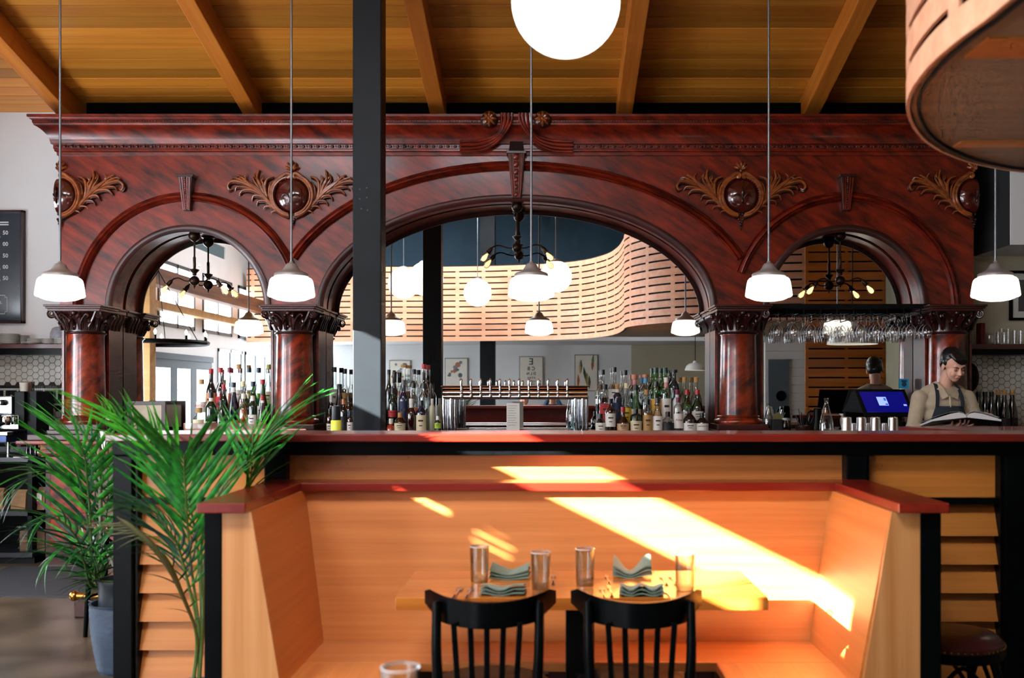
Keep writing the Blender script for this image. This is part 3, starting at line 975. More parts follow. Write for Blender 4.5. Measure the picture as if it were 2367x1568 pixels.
# counter and cupboards
MB().box(BX - HALF - .1, BX + HALF + .1, 8.48, 9.2, ZC - .05, ZC).build('counter', mahog_d, bar, bevel=.008)
MB().box(BX - HALF - .18, BX + HALF + .18, 8.44, 9.2, ZC - .085, ZC - .05).build('counter_edge', mahog, bar, bevel=.012)
MB().box(BX - HALF, BX + HALF, 8.6, 9.2, 0, ZC - .085).build('cupboard', mahog_d, bar)
for k in range(12):
    x0 = BX - HALF + .05 + k * .67
    MB().box(x0, x0 + .62, 8.57, 8.6, .15, ZC - .14).build('cupboard_door', mahog_v, bar, bevel=.01)

# ================================================================== booth divider (black frame, fir panels and louvre slats)
div = empty('booth_divider', (0.2, 4.62, 0), 'black framed divider with fir panels and red wood ledge behind the booth', 'divider')
MB().box(-2.03, 2.34, 4.52, 4.93, 1.27, 1.306).build('ledge', cherry, div, bevel=.006)
MB().box(-2.02, 2.33, 4.58, 4.68, 1.205, 1.27).build('rail', blackwood, div, bevel=.004)
for x0, x1 in ((-2.02, -1.93), (-1.324, -1.225), (1.358, 1.454), (2.09, 2.2)):
    MB().box(x0, x1, 4.58, 4.69, 0, 1.205).build('post', blackwood, div, bevel=.006)
for x0, x1 in ((-1.93, -1.915), (1.454, 1.468), (2.075, 2.09)):
    MB().box(x0, x1, 4.6, 4.68, 0, 1.205).build('stile', blackwood, div)
MB().box(-1.225, 1.358, 4.655, 4.675, .9, 1.205).build('panel', fir, div)
MB().box(-2.02, 2.2, 4.692, 4.71, 0, 1.27).build('rear_panel', wood('red_panel', '#7a1510', '#560c0a', axis=0, scale=8, stretch=14, rough=.3, coat=.4), div)
for x0, x1 in ((-1.915, -1.324), (1.468, 2.075)):
    MB().box(x0, x1, 4.655, 4.675, 1.005, 1.205).build('panel', slatm, div)
    MB().box(x0, x1, 4.62, 4.69, .975, 1.005).build('cross_bar', blackwood, div)
    MB().box(x0, x1, 4.685, 4.69, 0, .975).build('backing', black, div)
    for k in range(8):
        zt = .972 - k * .1326
        zb = zt - .1326 - .012
        if zb < 0: zb = .005
        m = MB()
        m.add([(x0, 4.672, zt), (x1, 4.672, zt), (x1, 4.682, zt), (x0, 4.682, zt), (x0, 4.622, zb), (x1, 4.622, zb), (x1, 4.636, zb), (x0, 4.636, zb)],
              [(0, 1, 5, 4), (2, 3, 7, 6), (0, 3, 2, 1), (4, 5, 6, 7), (0, 4, 7, 3), (1, 2, 6, 5)])
        m.build('slat', slatm, div)

# ================================================================== U-shaped booth
bo = empty('booth', (.07, 4.1, 0), 'U-shaped orange fir booth with dark red caps around the set table', 'booth')
ZCAP = 1.058
XI0, XI1, YBK2 = -1.10, 1.245, 4.45
# back rest
m = MB(); m.prism([(4.45, ZCAP), (4.335, .41), (4.335, 0), (4.56, 0), (4.56, ZCAP)], 0, XI0 - .02, XI1 + .02)
m.build('back_panel', fir, bo)
# wings
m = MB(); m.prism([(XI0, ZCAP), (XI0 + .108, .41), (XI0 + .108, 0), (-1.206, 0), (-1.206, ZCAP)], 1, 3.66, 4.5)
m.build('wing_panel', fir_y, bo)
m = MB(); m.prism([(XI1, ZCAP), (1.349, ZCAP), (1.349, 0), (XI1 - .12, 0), (XI1 - .12, .41)], 1, 3.66, 4.5)
m.build('wing_panel', fir_y, bo)
for (xi, xo, s) in ((XI0, -1.206, 1), (XI1, 1.349, -1)):
    m = MB(); m.prism([(xi, ZCAP), (xi + s * .108, .41), (xi + s * .108, 0), (xo, 0), (xo, ZCAP)], 1, 3.642, 3.66)
    m.build('end_panel', fir_z, bo)
MB().box(-1.272, -1.206, 3.64, 3.72, 0, ZCAP).build('post', blackwood, bo, bevel=.005)
MB().box(1.349, 1.426, 3.64, 3.72, 0, ZCAP).build('post', blackwood, bo, bevel=.005)
MB().box(-1.25, -1.206, 3.72, 4.56, 0, ZCAP).build('outer_panel', slatm, bo)
MB().box(1.349, 1.4, 3.72, 4.56, 0, ZCAP).build('outer_panel', slatm, bo)
# caps
MB().box(-1.285, XI0 - .008, 3.6, 4.4, ZCAP, ZCAP + .037).build('cap', cherry_y, bo, bevel=.004)
MB().box(XI1 + .012, 1.44, 3.6, 4.4, ZCAP, ZCAP + .037).build('cap', cherry_y, bo, bevel=.004)
MB().box(-1.285, 1.44, 4.4, 4.575, ZCAP, ZCAP + .037).build('cap', cherry, bo, bevel=.004)
# seats
m = MB(); m.box(XI0 + .1, XI1 - .11, 4.0, 4.34, .37, .41).build('seat', fir, bo, bevel=.008)
m = MB(); m.box(XI0 + .1, -.54, 3.62, 4.0, .37, .41).build('seat', fir_y, bo, bevel=.008)
m = MB(); m.box(.66, XI1 - .11, 3.62, 4.0, .37, .41).build('seat', fir_y, bo, bevel=.008)
MB().box(-.54, .66, 4.03, 4.06, 0, .37).build('seat_front', mahog_d, bo)
MB().box(-.6, -.57, 3.66, 4.06, 0, .37).build('seat_front', mahog_d, bo)
MB().box(.69, .72, 3.66, 4.06, 0, .37).build('seat_front', mahog_d, bo)

# ================================================================== dining table
TZ = .75
tb = empty('dining_table', (.11, 3.88, 0), 'thick fir plank dining table set for four inside the booth', 'table')
ys = [3.61, 3.80, 3.97, 4.16]
for a, b in zip(ys[:-1], ys[1:]):
    MB().box(-.568, .787, a, b - .001, TZ - .045, TZ).build('table_board', tabletop_m, tb, bevel=.002)
MB().box(.055, .165, 3.83, 3.93, .03, TZ - .045).build('pedestal', black, tb, bevel=.004)
MB().box(-.3, .52, 3.82, 3.94, TZ - .065, TZ - .045).build('top_plate', black, tb)
MB().box(-.22, .44, 3.84, 3.92, 0, .03).box(.07, .15, 3.66, 4.1, 0, .03).build('foot', black, tb)

# ---- tableware
def tumbler(x, y, z, label, r=.038, h=.138, group=None):
    e = empty('water_glass', (x, y, z), label, 'glass', group)
    m = MB(); m.lathe([(0, 0), (r * .86, 0), (r * .9, .004), (r, h), (r - .003, h), (r * .86, .02), (0, .02)], c=(x, y, z), seg=24)
    m.build('glass_body', clear_b, e, smooth=True, sharp=50)
    m = MB(); m.lathe([(r - .004, h - .001), (r + .001, h), (r + .0012, h + .0025), (r - .003, h + .0028)], c=(x, y, z), seg=24)
    m.build('rim', pm('glass_rim', '#cfd6d4', rough=.1, coat=1.0), e, smooth=True)
    m = MB(); m.lathe([(0, .003), (r * .84, .003), (r * .85, .018), (0, .018)], c=(x, y, z), seg=20)
    m.build('thick_base', thin_glass('base_glass', (.8, .8, .78), refl=.2, edge=.4), e, smooth=True)
    return e
G1 = 'water glasses on the booth table'
for (px, by, lab) in ((1108, 1345, 'clear water glass left of the folded napkin at the back left'), (1250, 1362, 'clear water glass between the two left-hand place settings and the table middle'), (1352, 1352, 'clear water glass at the middle of the table, right of centre'), (1583, 1365, 'clear water glass at the right end, beside dark forks')):
    p = at(px, by, .75 * F_PX / (by - CY))
    tumbler(p.x, p.y, TZ, lab, group=G1)

nap_m = pm('green_linen', '#5d7a68', rough=.85, sheen=.3, bump=.25, bscale=500, var=.12, vscale=30)
def napkin(px, by, wd, dp, h, label, seed, hump):
    Y = .75 * F_PX / (by - CY); p = at(px, by, Y)
    rnd = random.Random(seed)
    e = empty('napkin', (p.x, p.y, TZ), label, 'napkin', 'folded green napkins on the booth table')
    nx, ny = 14, 8
    for layer in range(3):
        vs = []; fs = []
        for j in range(ny + 1):
            for i in range(nx + 1):
                u = i / nx; v = j / ny
                z = .002 + layer * .007 + hump(u, v) * h * (.4 + .3 * layer)
                vs.append((p.x + (u - .5) * wd * (1 - .02 * layer) + .008 * (v - .5), p.y + (v - .0) * dp * (1 - .03 * layer), TZ + z))
        k = len(vs)
        vs += [(a, b, c - .004) for a, b, c in vs]
        for j in range(ny):
            for i in range(nx):
                a = j * (nx + 1) + i
                fs.append((a, a + 1, a + nx + 2, a + nx + 1)); fs.append((k + a, k + a + nx + 1, k + a + nx + 2, k + a + 1))
        ring = [i for i in range(nx + 1)] + [j * (nx + 1) + nx for j in range(1, ny + 1)] + [ny * (nx + 1) + i for i in range(nx - 1, -1, -1)] + [j * (nx + 1) for j in range(ny - 1, 0, -1)]
        for i in range(len(ring)):
            a, b = ring[i], ring[(i + 1) % len(ring)]
            fs.append((a, k + a, k + b, b))
        MB().add(vs, fs).build('fold', nap_m, e, smooth=True, sharp=60)
napkin(1178, 1342, .158, .1, .045, 'folded green napkin at the back left, its ends turned up', 1, lambda u, v: (1.2 * abs(u - .5) ** 1.3 * 1.4 + .25) * (.6 + .4 * v))
napkin(1162, 1379, .165, .1, .035, 'folded green napkin at the front left setting, rolled on its left edge', 2, lambda u, v: (.75 - .55 * math.sin(min(1, max(0, (u - .15) / .6)) * PI)) * (1 - .55 * v))
napkin(1464, 1338, .158, .11, .06, 'folded green napkin at the back right, standing in a wave', 3, lambda u, v: (.45 + .55 * math.cos(u * 2 * PI + .4)) * (.5 + .5 * v) + .1)
napkin(1486, 1381, .165, .11, .03, 'folded green napkin at the front right setting with a sagging fold', 4, lambda u, v: (.3 + .7 * math.cos(u * 2 * PI) ** 2) * (1 - .5 * v))

def cutlery(px, by, kind, label, ang=0.0):
    Y = .75 * F_PX / (by - CY); p = at(px, by, Y)
    e = empty('table_' + kind, (0, 0, 0), label, kind, 'cutlery on the booth table')
    L_ = .19
    MB().box(-.004, .004, -.1, .04, .002, .005).box(-.007, .007, -.1, -.05, .002, .005).build('handle', stainless, e, bevel=.001, local=True)
    if kind == 'fork':
        MB().box(-.0115, .0115, .04, .06, .003, .006).build('neck', stainless, e, bevel=.001, local=True)
        for t in (-.0095, -.0035, .0025, .0085):
            MB().box(t - .0012, t + .0018, .06, .1, .003, .006).build('tine', stainless, e, local=True)
    else:
        MB().prism([(-.009, .04), (.007, .04), (.009, .09), (.002, .115), (-.009, .11)], 2, .002, .004).build('blade', stainless, e, local=True)
    e.location = (p.x, p.y, TZ); e.rotation_euler = (0, 0, ang)
cutlery(1057, 1372, 'fork', 'steel fork lying leftmost on the booth table', -.05)
cutlery(1085, 1372, 'fork', 'steel fork just left of the front left napkin', -.03)
cutlery(1279, 1340, 'fork', 'steel fork right of the back left napkin', .0)
cutlery(1393, 1372, 'fork', 'steel fork left of the front right napkin, outermost', 0)
cutlery(1411, 1368, 'knife', 'steel knife between forks and the front right napkin', 0)
cutlery(1535, 1343, 'fork', 'steel fork right of the back right napkin, nearer one', 0)
cutlery(1556, 1342, 'fork', 'steel fork next to the rightmost glass', 0)
cutlery(1250, 1384, 'knife', 'steel knife right of the front left napkin', .04)
cutlery(1547, 1378, 'knife', 'steel knife right of the front right napkin', .05)
cutlery(1405, 1342, 'knife', 'steel knife left of the back right napkin', 0)

# ================================================================== bentwood chairs
def chair(x, y, label):
    e = empty('bentwood_chair', (x, y, 0), label, 'chair', 'black chairs at the booth table')
    def add(mb, nm, **k): return mb.build(nm, blackwood, e, local=True, **k)
    # curved crest
    vs = []; fs = []; N = 20
    for i in range(N + 1):
        t = -1 + 2 * i / N
        xx = .222 * t
        yy = -.29 + .19 * t * t + .02 * t ** 4
        zt = .803 + .014 * abs(t) ** 3 - (.0 if abs(t) < .93 else (abs(t) - .93) * .25)
        zb = .805 - .088 + (.0 if abs(t) < .72 else (abs(t) - .72) * .14)
        nrm = Vector((-.5 * t, -1, 0)).normalized()
        for q in (0, .02):
            for zz in (zb, zt):
                vs.append((xx - nrm.x * q, yy - nrm.y * q, zz))
    for i in range(N):
        a = i * 4; b = a + 4
        fs += [(a, b, b + 1, a + 1), (a + 2, a + 3, b + 3, b + 2), (a + 1, b + 1, b + 3, a + 3), (a, a + 2, b + 2, b)]
    fs += [(0, 1, 3, 2), (N * 4, N * 4 + 2, N * 4 + 3, N * 4 + 1)]
    add(MB().add(vs, fs), 'crest_rail', smooth=True, sharp=50)
    for s in (-1, 1):
        add(MB().tube([(s * .168, -.23, 0), (s * .168, -.235, .25), (s * .165, -.215, .45), (s * .172, -.215, .62), (s * .174, -.19, .77), (s * .174, -.188, .785)], [.014, .017, .019, .017, .016, .012], seg=12, smooth=5), 'back_post', smooth=True)
        add(MB().tube([(s * .19, .2, 0), (s * .185, .185, .44)], [.013, .019], seg=12), 'leg', smooth=True)
    for k in range(5):
        t = (k - 2) / 2
        add(MB().box(t * .094 - .0095, t * .094 + .0095, -.25, -.238, .46, .735, rot=(.04, t * .06, 0), piv=(t * .09, -.2, .46)), 'slat', bevel=.003)
    m = MB(); m.lathe([(0, .43), (.205, .43), (.215, .44), (.215, .455), (.2, .465), (0, .46)], c=(0, .0, 0), seg=30)
    add(m, 'seat', smooth=True, sharp=60)
    m = MB()
    pts = [(.17 * math.cos(a), .0 + .17 * math.sin(a), .2) for a in [2 * PI * i / 24 for i in range(25)]]
    m.tube(pts, .009, seg=8, cap=False); add(m, 'stretcher_ring', smooth=True)
    return e
c1 = chair(-.215, 3.56, 'black slat-back bentwood chair at the left, pulled up to the set table')
c2 = dup(c1, loc=(.298, 3.56, 0), label='black slat-back bentwood chair at the right, pulled up to the set table')

# foreground table outside the frame with one glass rim in view
ft = empty('side_table', (-.35, 1.85, 0), 'plain fir table just below the bottom of the picture', 'table')
MB().box(-.9, .5, 1.45, 2.35, .71, .75).build('table_top', tabletop_m, ft, bevel=.004)
MB().box(-.25, -.15, 1.85, 1.95, 0, .71).build('pedestal', black, ft)
MB().box(-.5, .1, 1.85, 1.95, 0, .03).build('foot', black, ft)
p = at(925, 1550, 2.22); tumbler(p.x, p.y, .75, 'water glass rim showing at the very bottom of the picture', r=.043, h=.133)

# ================================================================== stool at the right end
leather = pm('oxblood_leather', '#3a0f12', rough=.35, coat=.2, var=.2, vscale=20, bump=.1, bscale=120)
def stool(x, y, label, zs=.66, r=.185):
    e = empty('leather_stool', (x, y, 0), label, 'stool')
    MB().lathe([(0, zs), (r * .97, zs), (r * .98, zs + .02), (r * .85, zs + .045), (r * .5, zs + .058), (0, zs + .06)], seg=36).build('seat', leather, e, smooth=True, local=True)
    MB().lathe([(r * .9, zs - .045), (r * .97, zs - .04), (r, zs - .02), (r * .99, zs), (r * .9, zs)], seg=36).build('seat_ring', blackwood, e, smooth=True, local=True)
    m = MB()
    for k in range(52):
        a = 2 * PI * k / 52
        m.ball((r * .99 * math.cos(a), r * .99 * math.sin(a), zs + .008), .0055, 6, 4)
    nl = m.build('nail_row', brass, e, smooth=True, local=True); nl['kind'] = 'stuff'
    for k in range(4):
        a = PI / 4 + k * PI / 2
        d = Vector((math.cos(a), math.sin(a), 0))
        MB().tube([d * r * .82 + Vector((0, 0, zs - .03)), d * (r * 1.0) + Vector((0, 0, .3)), d * r * 1.12], [.02, .016, .013], seg=10, smooth=3).build('leg', blackwood, e, smooth=True, local=True)
        d2 = Vector((math.cos(a + PI / 2), math.sin(a + PI / 2), 0))
        MB().tube([d * r * .93 + Vector((0, 0, zs - .22)), (d + d2) * r * .42 + Vector((0, 0, zs - .07)), d2 * r * .93 + Vector((0, 0, zs - .22))], .009, seg=8, smooth=8).build('brace', blackwood, e, smooth=True, local=True)
    m = MB(); m.tube([(r * 1.02 * math.cos(a), r * 1.02 * math.sin(a), .22) for a in [2 * PI * i / 24 for i in range(25)]], .009, seg=8, cap=False)
    m.build('foot_ring', blackwood, e, smooth=True, local=True)
    return e
stool(1.615, 4.03, 'round stool with dark leather seat and brass nails right of the booth', zs=.48, r=.205)

# ================================================================== palms
leaf_m = pm('palm_leaf', '#1f7a22', rough=.42, coat=.1, spec=.35, var=.45, vscale=9, vdark='#0a3a16')
leaf_b = pm('palm_leaf_bright', '#42a32a', rough=.42, coat=.1, spec=.35, var=.35, vscale=9, vdark='#185c1e')
leaf_d = pm('palm_leaf_deep', '#0e4426', rough=.4, coat=.1, spec=.35, var=.45, vscale=9, vdark='#042012')
stem_m = pm('palm_stem', '#4a6a2c', rough=.5, var=.3, vscale=14)
dry_m = pm('dry_frond', '#4a4a22', rough=.7, var=.3, vscale=14)
leaf_meshes = {}
def leaf_mesh(mat, bend, wd):
    key = (mat.name, bend, wd)
    if key in leaf_meshes: return leaf_meshes[key]
    N = 7; vs = []; fs = []
    for i in range(N + 1):
        t = i / N
        hw = wd * (min(1, t * 5 + .25)) * (1 - t ** 2.4) + .0004
        x = t; z = -bend * t * t
        vs += [(x, -hw, z + hw * .35), (x, 0, z), (x, hw, z + hw * .35)]
    for i in range(N):
        a = i * 3; b = a + 3
        fs += [(a, b, b + 1, a + 1), (a + 1, b + 1, b + 2, a + 2)]
    leaf_meshes[key] = MB().add(vs, fs).mesh('leaflet', mat, smooth=True, sharp=80)
    return leaf_meshes[key]
def frond(plant, pts, n, length, mat, spread=1.05, droop=.25, rad=.006, start=.18, wd=.05, seed=0, twist=0.0, tip=.35):
    rnd = random.Random(seed)
    P, _ = catmull([Vector(p) for p in pts], [0] * len(pts), 10)
    k = len(P)
    rads = [rad * (1 - .75 * i / (k - 1)) for i in range(k)]
    st = MB().tube(P, rads, seg=6).build('frond', stem_m if mat is not dry_m else dry_m, plant, smooth=True)
    off = wloc(st)
    for i in range(n):
        for s in (-1, 1):
            t = start + (1 - start) * (i + .5 * (s > 0)) / n
            f = min(k - 2, int(t * (k - 1)))
            u = t * (k - 1) - f
            p = P[f].lerp(P[f + 1], u)
            tan = (P[min(f + 2, k - 1)] - P[max(f - 1, 0)]).normalized()
            up = Vector((0, 0, 1)) - tan * tan.z
            up = up.normalized() if up.length > .15 else Vector((0, -1, 0))
            side = tan.cross(up).normalized()
            if twist:
                q = Quaternion(tan, twist); side = q @ side; up = q @ up
            ang = spread * (1 - .55 * t) + rnd.uniform(-.08, .08)
            d = (tan * math.cos(ang) + side * s * math.sin(ang) + up * rnd.uniform(.0, .22)).normalized()
            ln = length * (math.sin(PI * min(1, max(.0, (t - start) / (1 - start) * .85 + .12))) * .75 + .3) * rnd.uniform(.85, 1.1)
            if t > .96: ln *= .7
            me = leaf_mesh(mat if rnd.random() > .25 else (leaf_m if mat is not dry_m else dry_m), round(droop * rnd.choice((.6, 1.0, 1.5)), 3), wd)
            o = link('leaflet', me, st)
            zax = (up - d * up.dot(d)).normalized()
            yax = zax.cross(d)
            R = Matrix((d, yax, zax)).transposed().to_4x4()
            o.matrix_local = Matrix.Translation(p - off) @ R @ Matrix.Diagonal((ln, ln * .8, ln, 1))
    return st
pot_m = pm('slate_pot', '#3c4a5c', rough=.5, bump=.3, bscale=40, var=.2, vscale=8)
soil = pm('soil', '#1c1510', rough=.95, bump=.6, bscale=80)
def pot(e, x, y, r, h):
    m = MB(); prof = [(0, 0), (r * .72, 0), (r * .75, .01)]
    for i in range(24):
        t = i / 23
        prof.append((r * (.76 + .24 * math.sin(t * PI * .55)) + (.002 if i % 2 else 0), .012 + h * .96 * t))
    prof += [(r * 1.03, h), (r * .95, h), (r * .93, h - .03), (0, h - .03)]
    m.lathe(prof, c=(x, y, 0), seg=30); m.build('pot', pot_m, e, smooth=True, sharp=60)
    m = MB(); m.lathe([(r * .72, h * .6), (r * .74, h * 1.0), (r * .76, h + .1), (r * .79, h + .105), (r * .79, h + .125), (r * .72, h + .125), (r * .7, h + .06)], c=(x, y, 0), seg=24); m.build('nursery_liner', pm('liner_plastic', '#2a3138', rough=.35), e, smooth=True, sharp=60)
    m = MB(); m.lathe([(0, h + .07), (r * .72, h + .06)], c=(x, y, 0), seg=20); m.build('soil', soil, e)

# far palm, left of the divider
def A(px, py, Y): return tuple(at(px, py, Y))
far = empty('potted_palm', (-2.3, 5.35, 0), 'dark green areca palm in a slate pot left of the divider', 'plant')
pot(far, -2.3, 5.35, .17, .37)
root = (-2.3, 5.35, .48)
FP = [  # tip path, leaflets per side, length, material
    ([root, A(215, 1330, 5.35), A(196, 1170, 5.3), A(120, 1095, 5.2), A(40, 1120, 5.1)], 18, .42, leaf_d, .35),
    ([root, A(222, 1330, 5.35), A(205, 1150, 5.25), A(190, 1040, 5.1), A(130, 985, 5.0)], 20, .46, leaf_b, .15),
    ([root, A(225, 1330, 5.4), A(235, 1180, 5.4), A(225, 1060, 5.3), A(165, 960, 5.2)], 18, .42, leaf_m, .15),
    ([root, A(212, 1350, 5.3), A(180, 1250, 5.2), A(130, 1200, 5.1), A(75, 1215, 5.0)], 14, .33, leaf_d, .5),
    ([root, A(215, 1360, 5.3), A(190, 1290, 5.15), A(150, 1265, 5.05), A(105, 1300, 5.0)], 12, .28, leaf_m, .6),
    ([root, A(228, 1340, 5.45), A(240, 1240, 5.5), A(250, 1120, 5.5), A(235, 1010, 5.5)], 14, .34, leaf_m, .2),
    ([root, A(225, 1350, 5.35), A(222, 1290, 5.25), A(215, 1260, 5.15), A(200, 1275, 5.05)], 10, .26, leaf_d, .6),
]
for i, (pt, n, ln, mt, dr_) in enumerate(FP):
    frond(far, pt, n, ln, mt, droop=dr_, seed=i, rad=.009, wd=.034)
MB().tube([(-2.3, 5.35, .45), A(232, 1250, 5.36), A(227, 1020, 5.36)], .006, seg=6).build('support_cane', pm('cane', '#b9b7a8', rough=.6), far, smooth=True)
# near palm, before the left slats
near = empty('palm', (-1.52, 4.2, 0), 'bright green palm growing before the slatted panel, its fronds over the ledge', 'plant')
pot(near, -1.52, 4.22, .15, .13)
r0 = (-1.50, 4.22, .2); r1 = (-1.53, 4.22, .2)
NP = [
    ([r0, A(462, 1480, 4.2), A(440, 1290, 4.15), A(428, 1130, 4.1), A(425, 1050, 4.05)], 19, .44, leaf_m, .25, .0),
    ([r0, A(466, 1450, 4.2), A(455, 1260, 4.25), A(420, 1120, 4.3), A(330, 1010, 4.35), A(235, 940, 4.4)], 24, .42, leaf_b, .15, .0),
    ([r0, A(468, 1430, 4.2), A(470, 1230, 4.25), A(535, 1110, 4.3), A(600, 1030, 4.35), A(672, 935, 4.4)], 24, .42, leaf_m, .2, .0),
    ([r1, A(455, 1480, 4.18), A(425, 1380, 4.05), A(385, 1290, 3.95), A(320, 1245, 3.9)], 8, .17, leaf_d, .5, .0),
    ([r0, A(470, 1440, 4.25), A(480, 1260, 4.3), A(560, 1160, 4.3), A(580, 1100, 4.3), A(585, 985, 4.3)], 18, .34, leaf_b, .2, .0),
    ([r0, A(460, 1470, 4.2), A(430, 1330, 4.15), A(405, 1250, 4.1), A(355, 1190, 4.05), A(310, 1180, 4.0)], 18, .36, leaf_d, .35, .0),
]
for i, (pt, n, ln, mt, dr_, tw) in enumerate(NP):
    frond(near, pt, n, ln, mt, droop=dr_, seed=20 + i, rad=.009, wd=.032, twist=tw, start=.42 if i in (0, 1, 2, 4) else .35)
# dry broken frond
P0 = [A(452, 1450, 4.12), A(400, 1330, 3.98), A(350, 1260, 3.92), A(300, 1215, 3.9), A(270, 1195, 3.9)]
MB().tube(P0, [.006, .010, .013, .010, .003], seg=7, smooth=4).build('broken_frond', dry_m, near, smooth=True)
for k in range(9):
    a = Vector(at(330 - k * 6, 1240 - k * 4, 3.91)); 
    MB().tube([a, a + Vector((-.05 - .01 * k, 0, -.02 + .008 * (k % 4))), a + Vector((-.1 - .006 * k, -.01, -.05 + .02 * (k % 5)))], [.004, .003, .001], seg=5, smooth=3).build('dry_wisp', dry_m, near, smooth=True)
ORD = ['first', 'second', 'third', 'fourth', 'fifth', 'sixth', 'seventh', 'eighth', 'ninth', 'tenth', 'eleventh', 'twelfth']

# ================================================================== the bar itself (behind the divider)
bar2 = empty('bar_counter', (-.2, 6.75, 0), 'dark mahogany bar counter with brass foot rail, mostly hidden behind the divider', 'bar')
MB().box(-3.25, 3.75, 6.42, 7.06, 1.075, 1.12).build('bar_top', mahog_d, bar2, bevel=.015)
MB().box(-3.3, 3.8, 6.37, 6.45, 1.085, 1.125).build('bar_rail', mahog_v, bar2, bevel=.018)
MB().box(-3.1, 3.6, 6.62, 7.0, 0.0, 1.075).build('bar_front', mahog_d, bar2)
for k in range(10):
    x0 = -3.06 + k * .67
    MB().box(x0, x0 + .6, 6.6, 6.62, .2, 1.0).build('front_panel', mahog_v, bar2, bevel=.012)
MB().box(-3.16, 3.66, 6.58, 7.0, 0, .14).build('plinth', mahog_d, bar2, bevel=.01)
MB().tube([(-3.08, 6.42, .18), (3.7, 6.42, .18)], .024, seg=12).build('foot_rail', brass, bar2, smooth=True)
MB().ball((-3.08, 6.42, .18), .034, 14, 10).build('rail_end', brass, bar2, smooth=True)
for x in (-2.9, -1.5, 0, 1.5, 3.0):
    MB().tube([(x, 6.42, .15), (x, 6.42, .02), (x, 6.42, 0)], [.01, .01, .03], seg=8).build('rail_bracket', brass, bar2, smooth=True)
# angled return of the bar at the left, raised shelf at the right
rt = empty('bar_return', (-2.7, 7.5, 0), 'slanting wooden counter return at the left end of the bar', 'counter')
MB().prism([(-2.62, 7.1), (-3.12, 8.43), (-2.62, 8.43), (-1.75, 7.1)], 2, 1.19, 1.232).build('counter_top', wood('pale_counter', '#a8603a', '#7d3a20', axis=1, scale=9, stretch=14, rough=.3, coat=.4), rt, bevel=.006)
MB().prism([(-2.5, 7.16), (-2.98, 8.4), (-2.72, 8.4), (-1.95, 7.16)], 2, 0, 1.19).build('counter_base', mahog_d, rt)
sr = empty('raised_shelf', (3.1, 7.0, 0), 'raised slanting wooden counter in front of the bartender', 'counter')
MB().prism([(2.53, 7.48), (2.86, 6.5), (3.75, 6.5), (3.75, 7.48)], 2, 1.205, 1.238).build('counter_top', cherry, sr, bevel=.006)
MB().prism([(2.6, 7.44), (2.9, 7.08), (3.7, 7.08), (3.7, 7.44)], 2, 0, 1.205).build('counter_base', mahog_d, sr)
MB().box(2.2, 4.2, 7.55, 8.42, 0, .1).build('floor_step', concrete).__setitem__('kind', 'structure')

# ================================================================== schoolhouse pendants
def pendant(x, y, zb, label, group='schoolhouse pendants in a row over the bar', r=.164, ztop=None):
    e = empty('schoolhouse_pendant', (x, y, zb), label, 'pendant lamp', group)
    k = r / .164
    def zz(v): return zb + v * k
    prof = [(0, 0), (.06, .002), (.1, .009), (.128, .02), (.135, .027), (.152, .029), (.162, .036), (.164, .044), (.158, .09), (.152, .128), (.146, .15), (.135, .163), (.115, .172), (.108, .178), (.1, .178)]
    MB().lathe([(a * k, b * k) for a, b in prof], c=(x, y, zb), seg=36).build('lamp_shade', milk, e, smooth=True, sharp=70)
    m = MB()
    MB().lathe([(a * k, b * k) for a, b in [(.112, .174), (.118, .176), (.118, .192), (.108, .2), (.085, .208), (.062, .22), (.048, .238), (.04, .255), (.03, .266), (.016, .27), (.012, .285)]], c=(x, y, zb), seg=28).build('fitter', nickel, e, smooth=True, sharp=60)
    zt = (ceil_z(y) if ztop is None else ztop) - .02
    MB().tube([(x, y, zz(.28)), (x, y, zt)], .0085, seg=10).build('rod', pm('rod_steel', '#80868c', rough=.3, metal=.8), e, smooth=True)
    MB().lathe([(.0, 0), (.06, -.0), (.055, -.02), (.02, -.03), (0, -.03)], c=(x, y, zt + .01), seg=20).build('ceiling_rose', nickel, e, smooth=True)
    return e
PB = ['left end, before the white wall', 'left arch pier, second from the left', 'middle, under the centre arch', 'right of centre, before the third capital', 'right end, before the beige wall']
for px, lb in zip((139, 673.5, 1228, 1777, 2301), PB):
    p = at(px, 697, 7.0)
    pendant(p.x, p.y, p.z, 'lit milk glass pendant ' + lb)

# ---- globe lamps
def globe(x, y, z, r, label):
    e = empty('globe_pendant', (x, y, z - r), label, 'globe lamp', 'white globe lamps')
    MB().ball((x, y, z), r, 40, 24).build('globe', globe_m, e, smooth=True)
    MB().lathe([(r * .42, r * .9), (r * .4, r * .96), (r * .3, r * 1.03), (r * .08, r * 1.1), (0, r * 1.1)], c=(x, y, z), seg=24).build('fitter', nickel, e, smooth=True)
    MB().tube([(x, y, z + r * 1.08), (x, y, FLAT)], .008, seg=8).build('rod', pm('rod_steel', '#80868c', rough=.3, metal=.8), e, smooth=True)
globe(.06, 4.18, 3.136, .229, 'large glowing white globe lamp cut by the top edge')
def refl(px, py, rp, Y):
    D = 18.36 - Y
    p = at(px, py, D); return p.x, Y, p.z, rp * D / F_PX
for (px, py, rp, Y, lb) in ((933, 655, 36, -.25, 'white globe lamp in the mirror, left of the dark column'), (985, 645, 40, .45, 'white globe lamp in the mirror, half behind the dark column'), (1104, 677, 32, -.5, 'smallest white globe lamp in the mirror, below the chandelier')):
    x, y, z, r = refl(px, py, rp, Y); globe(x, y, z, r, lb)
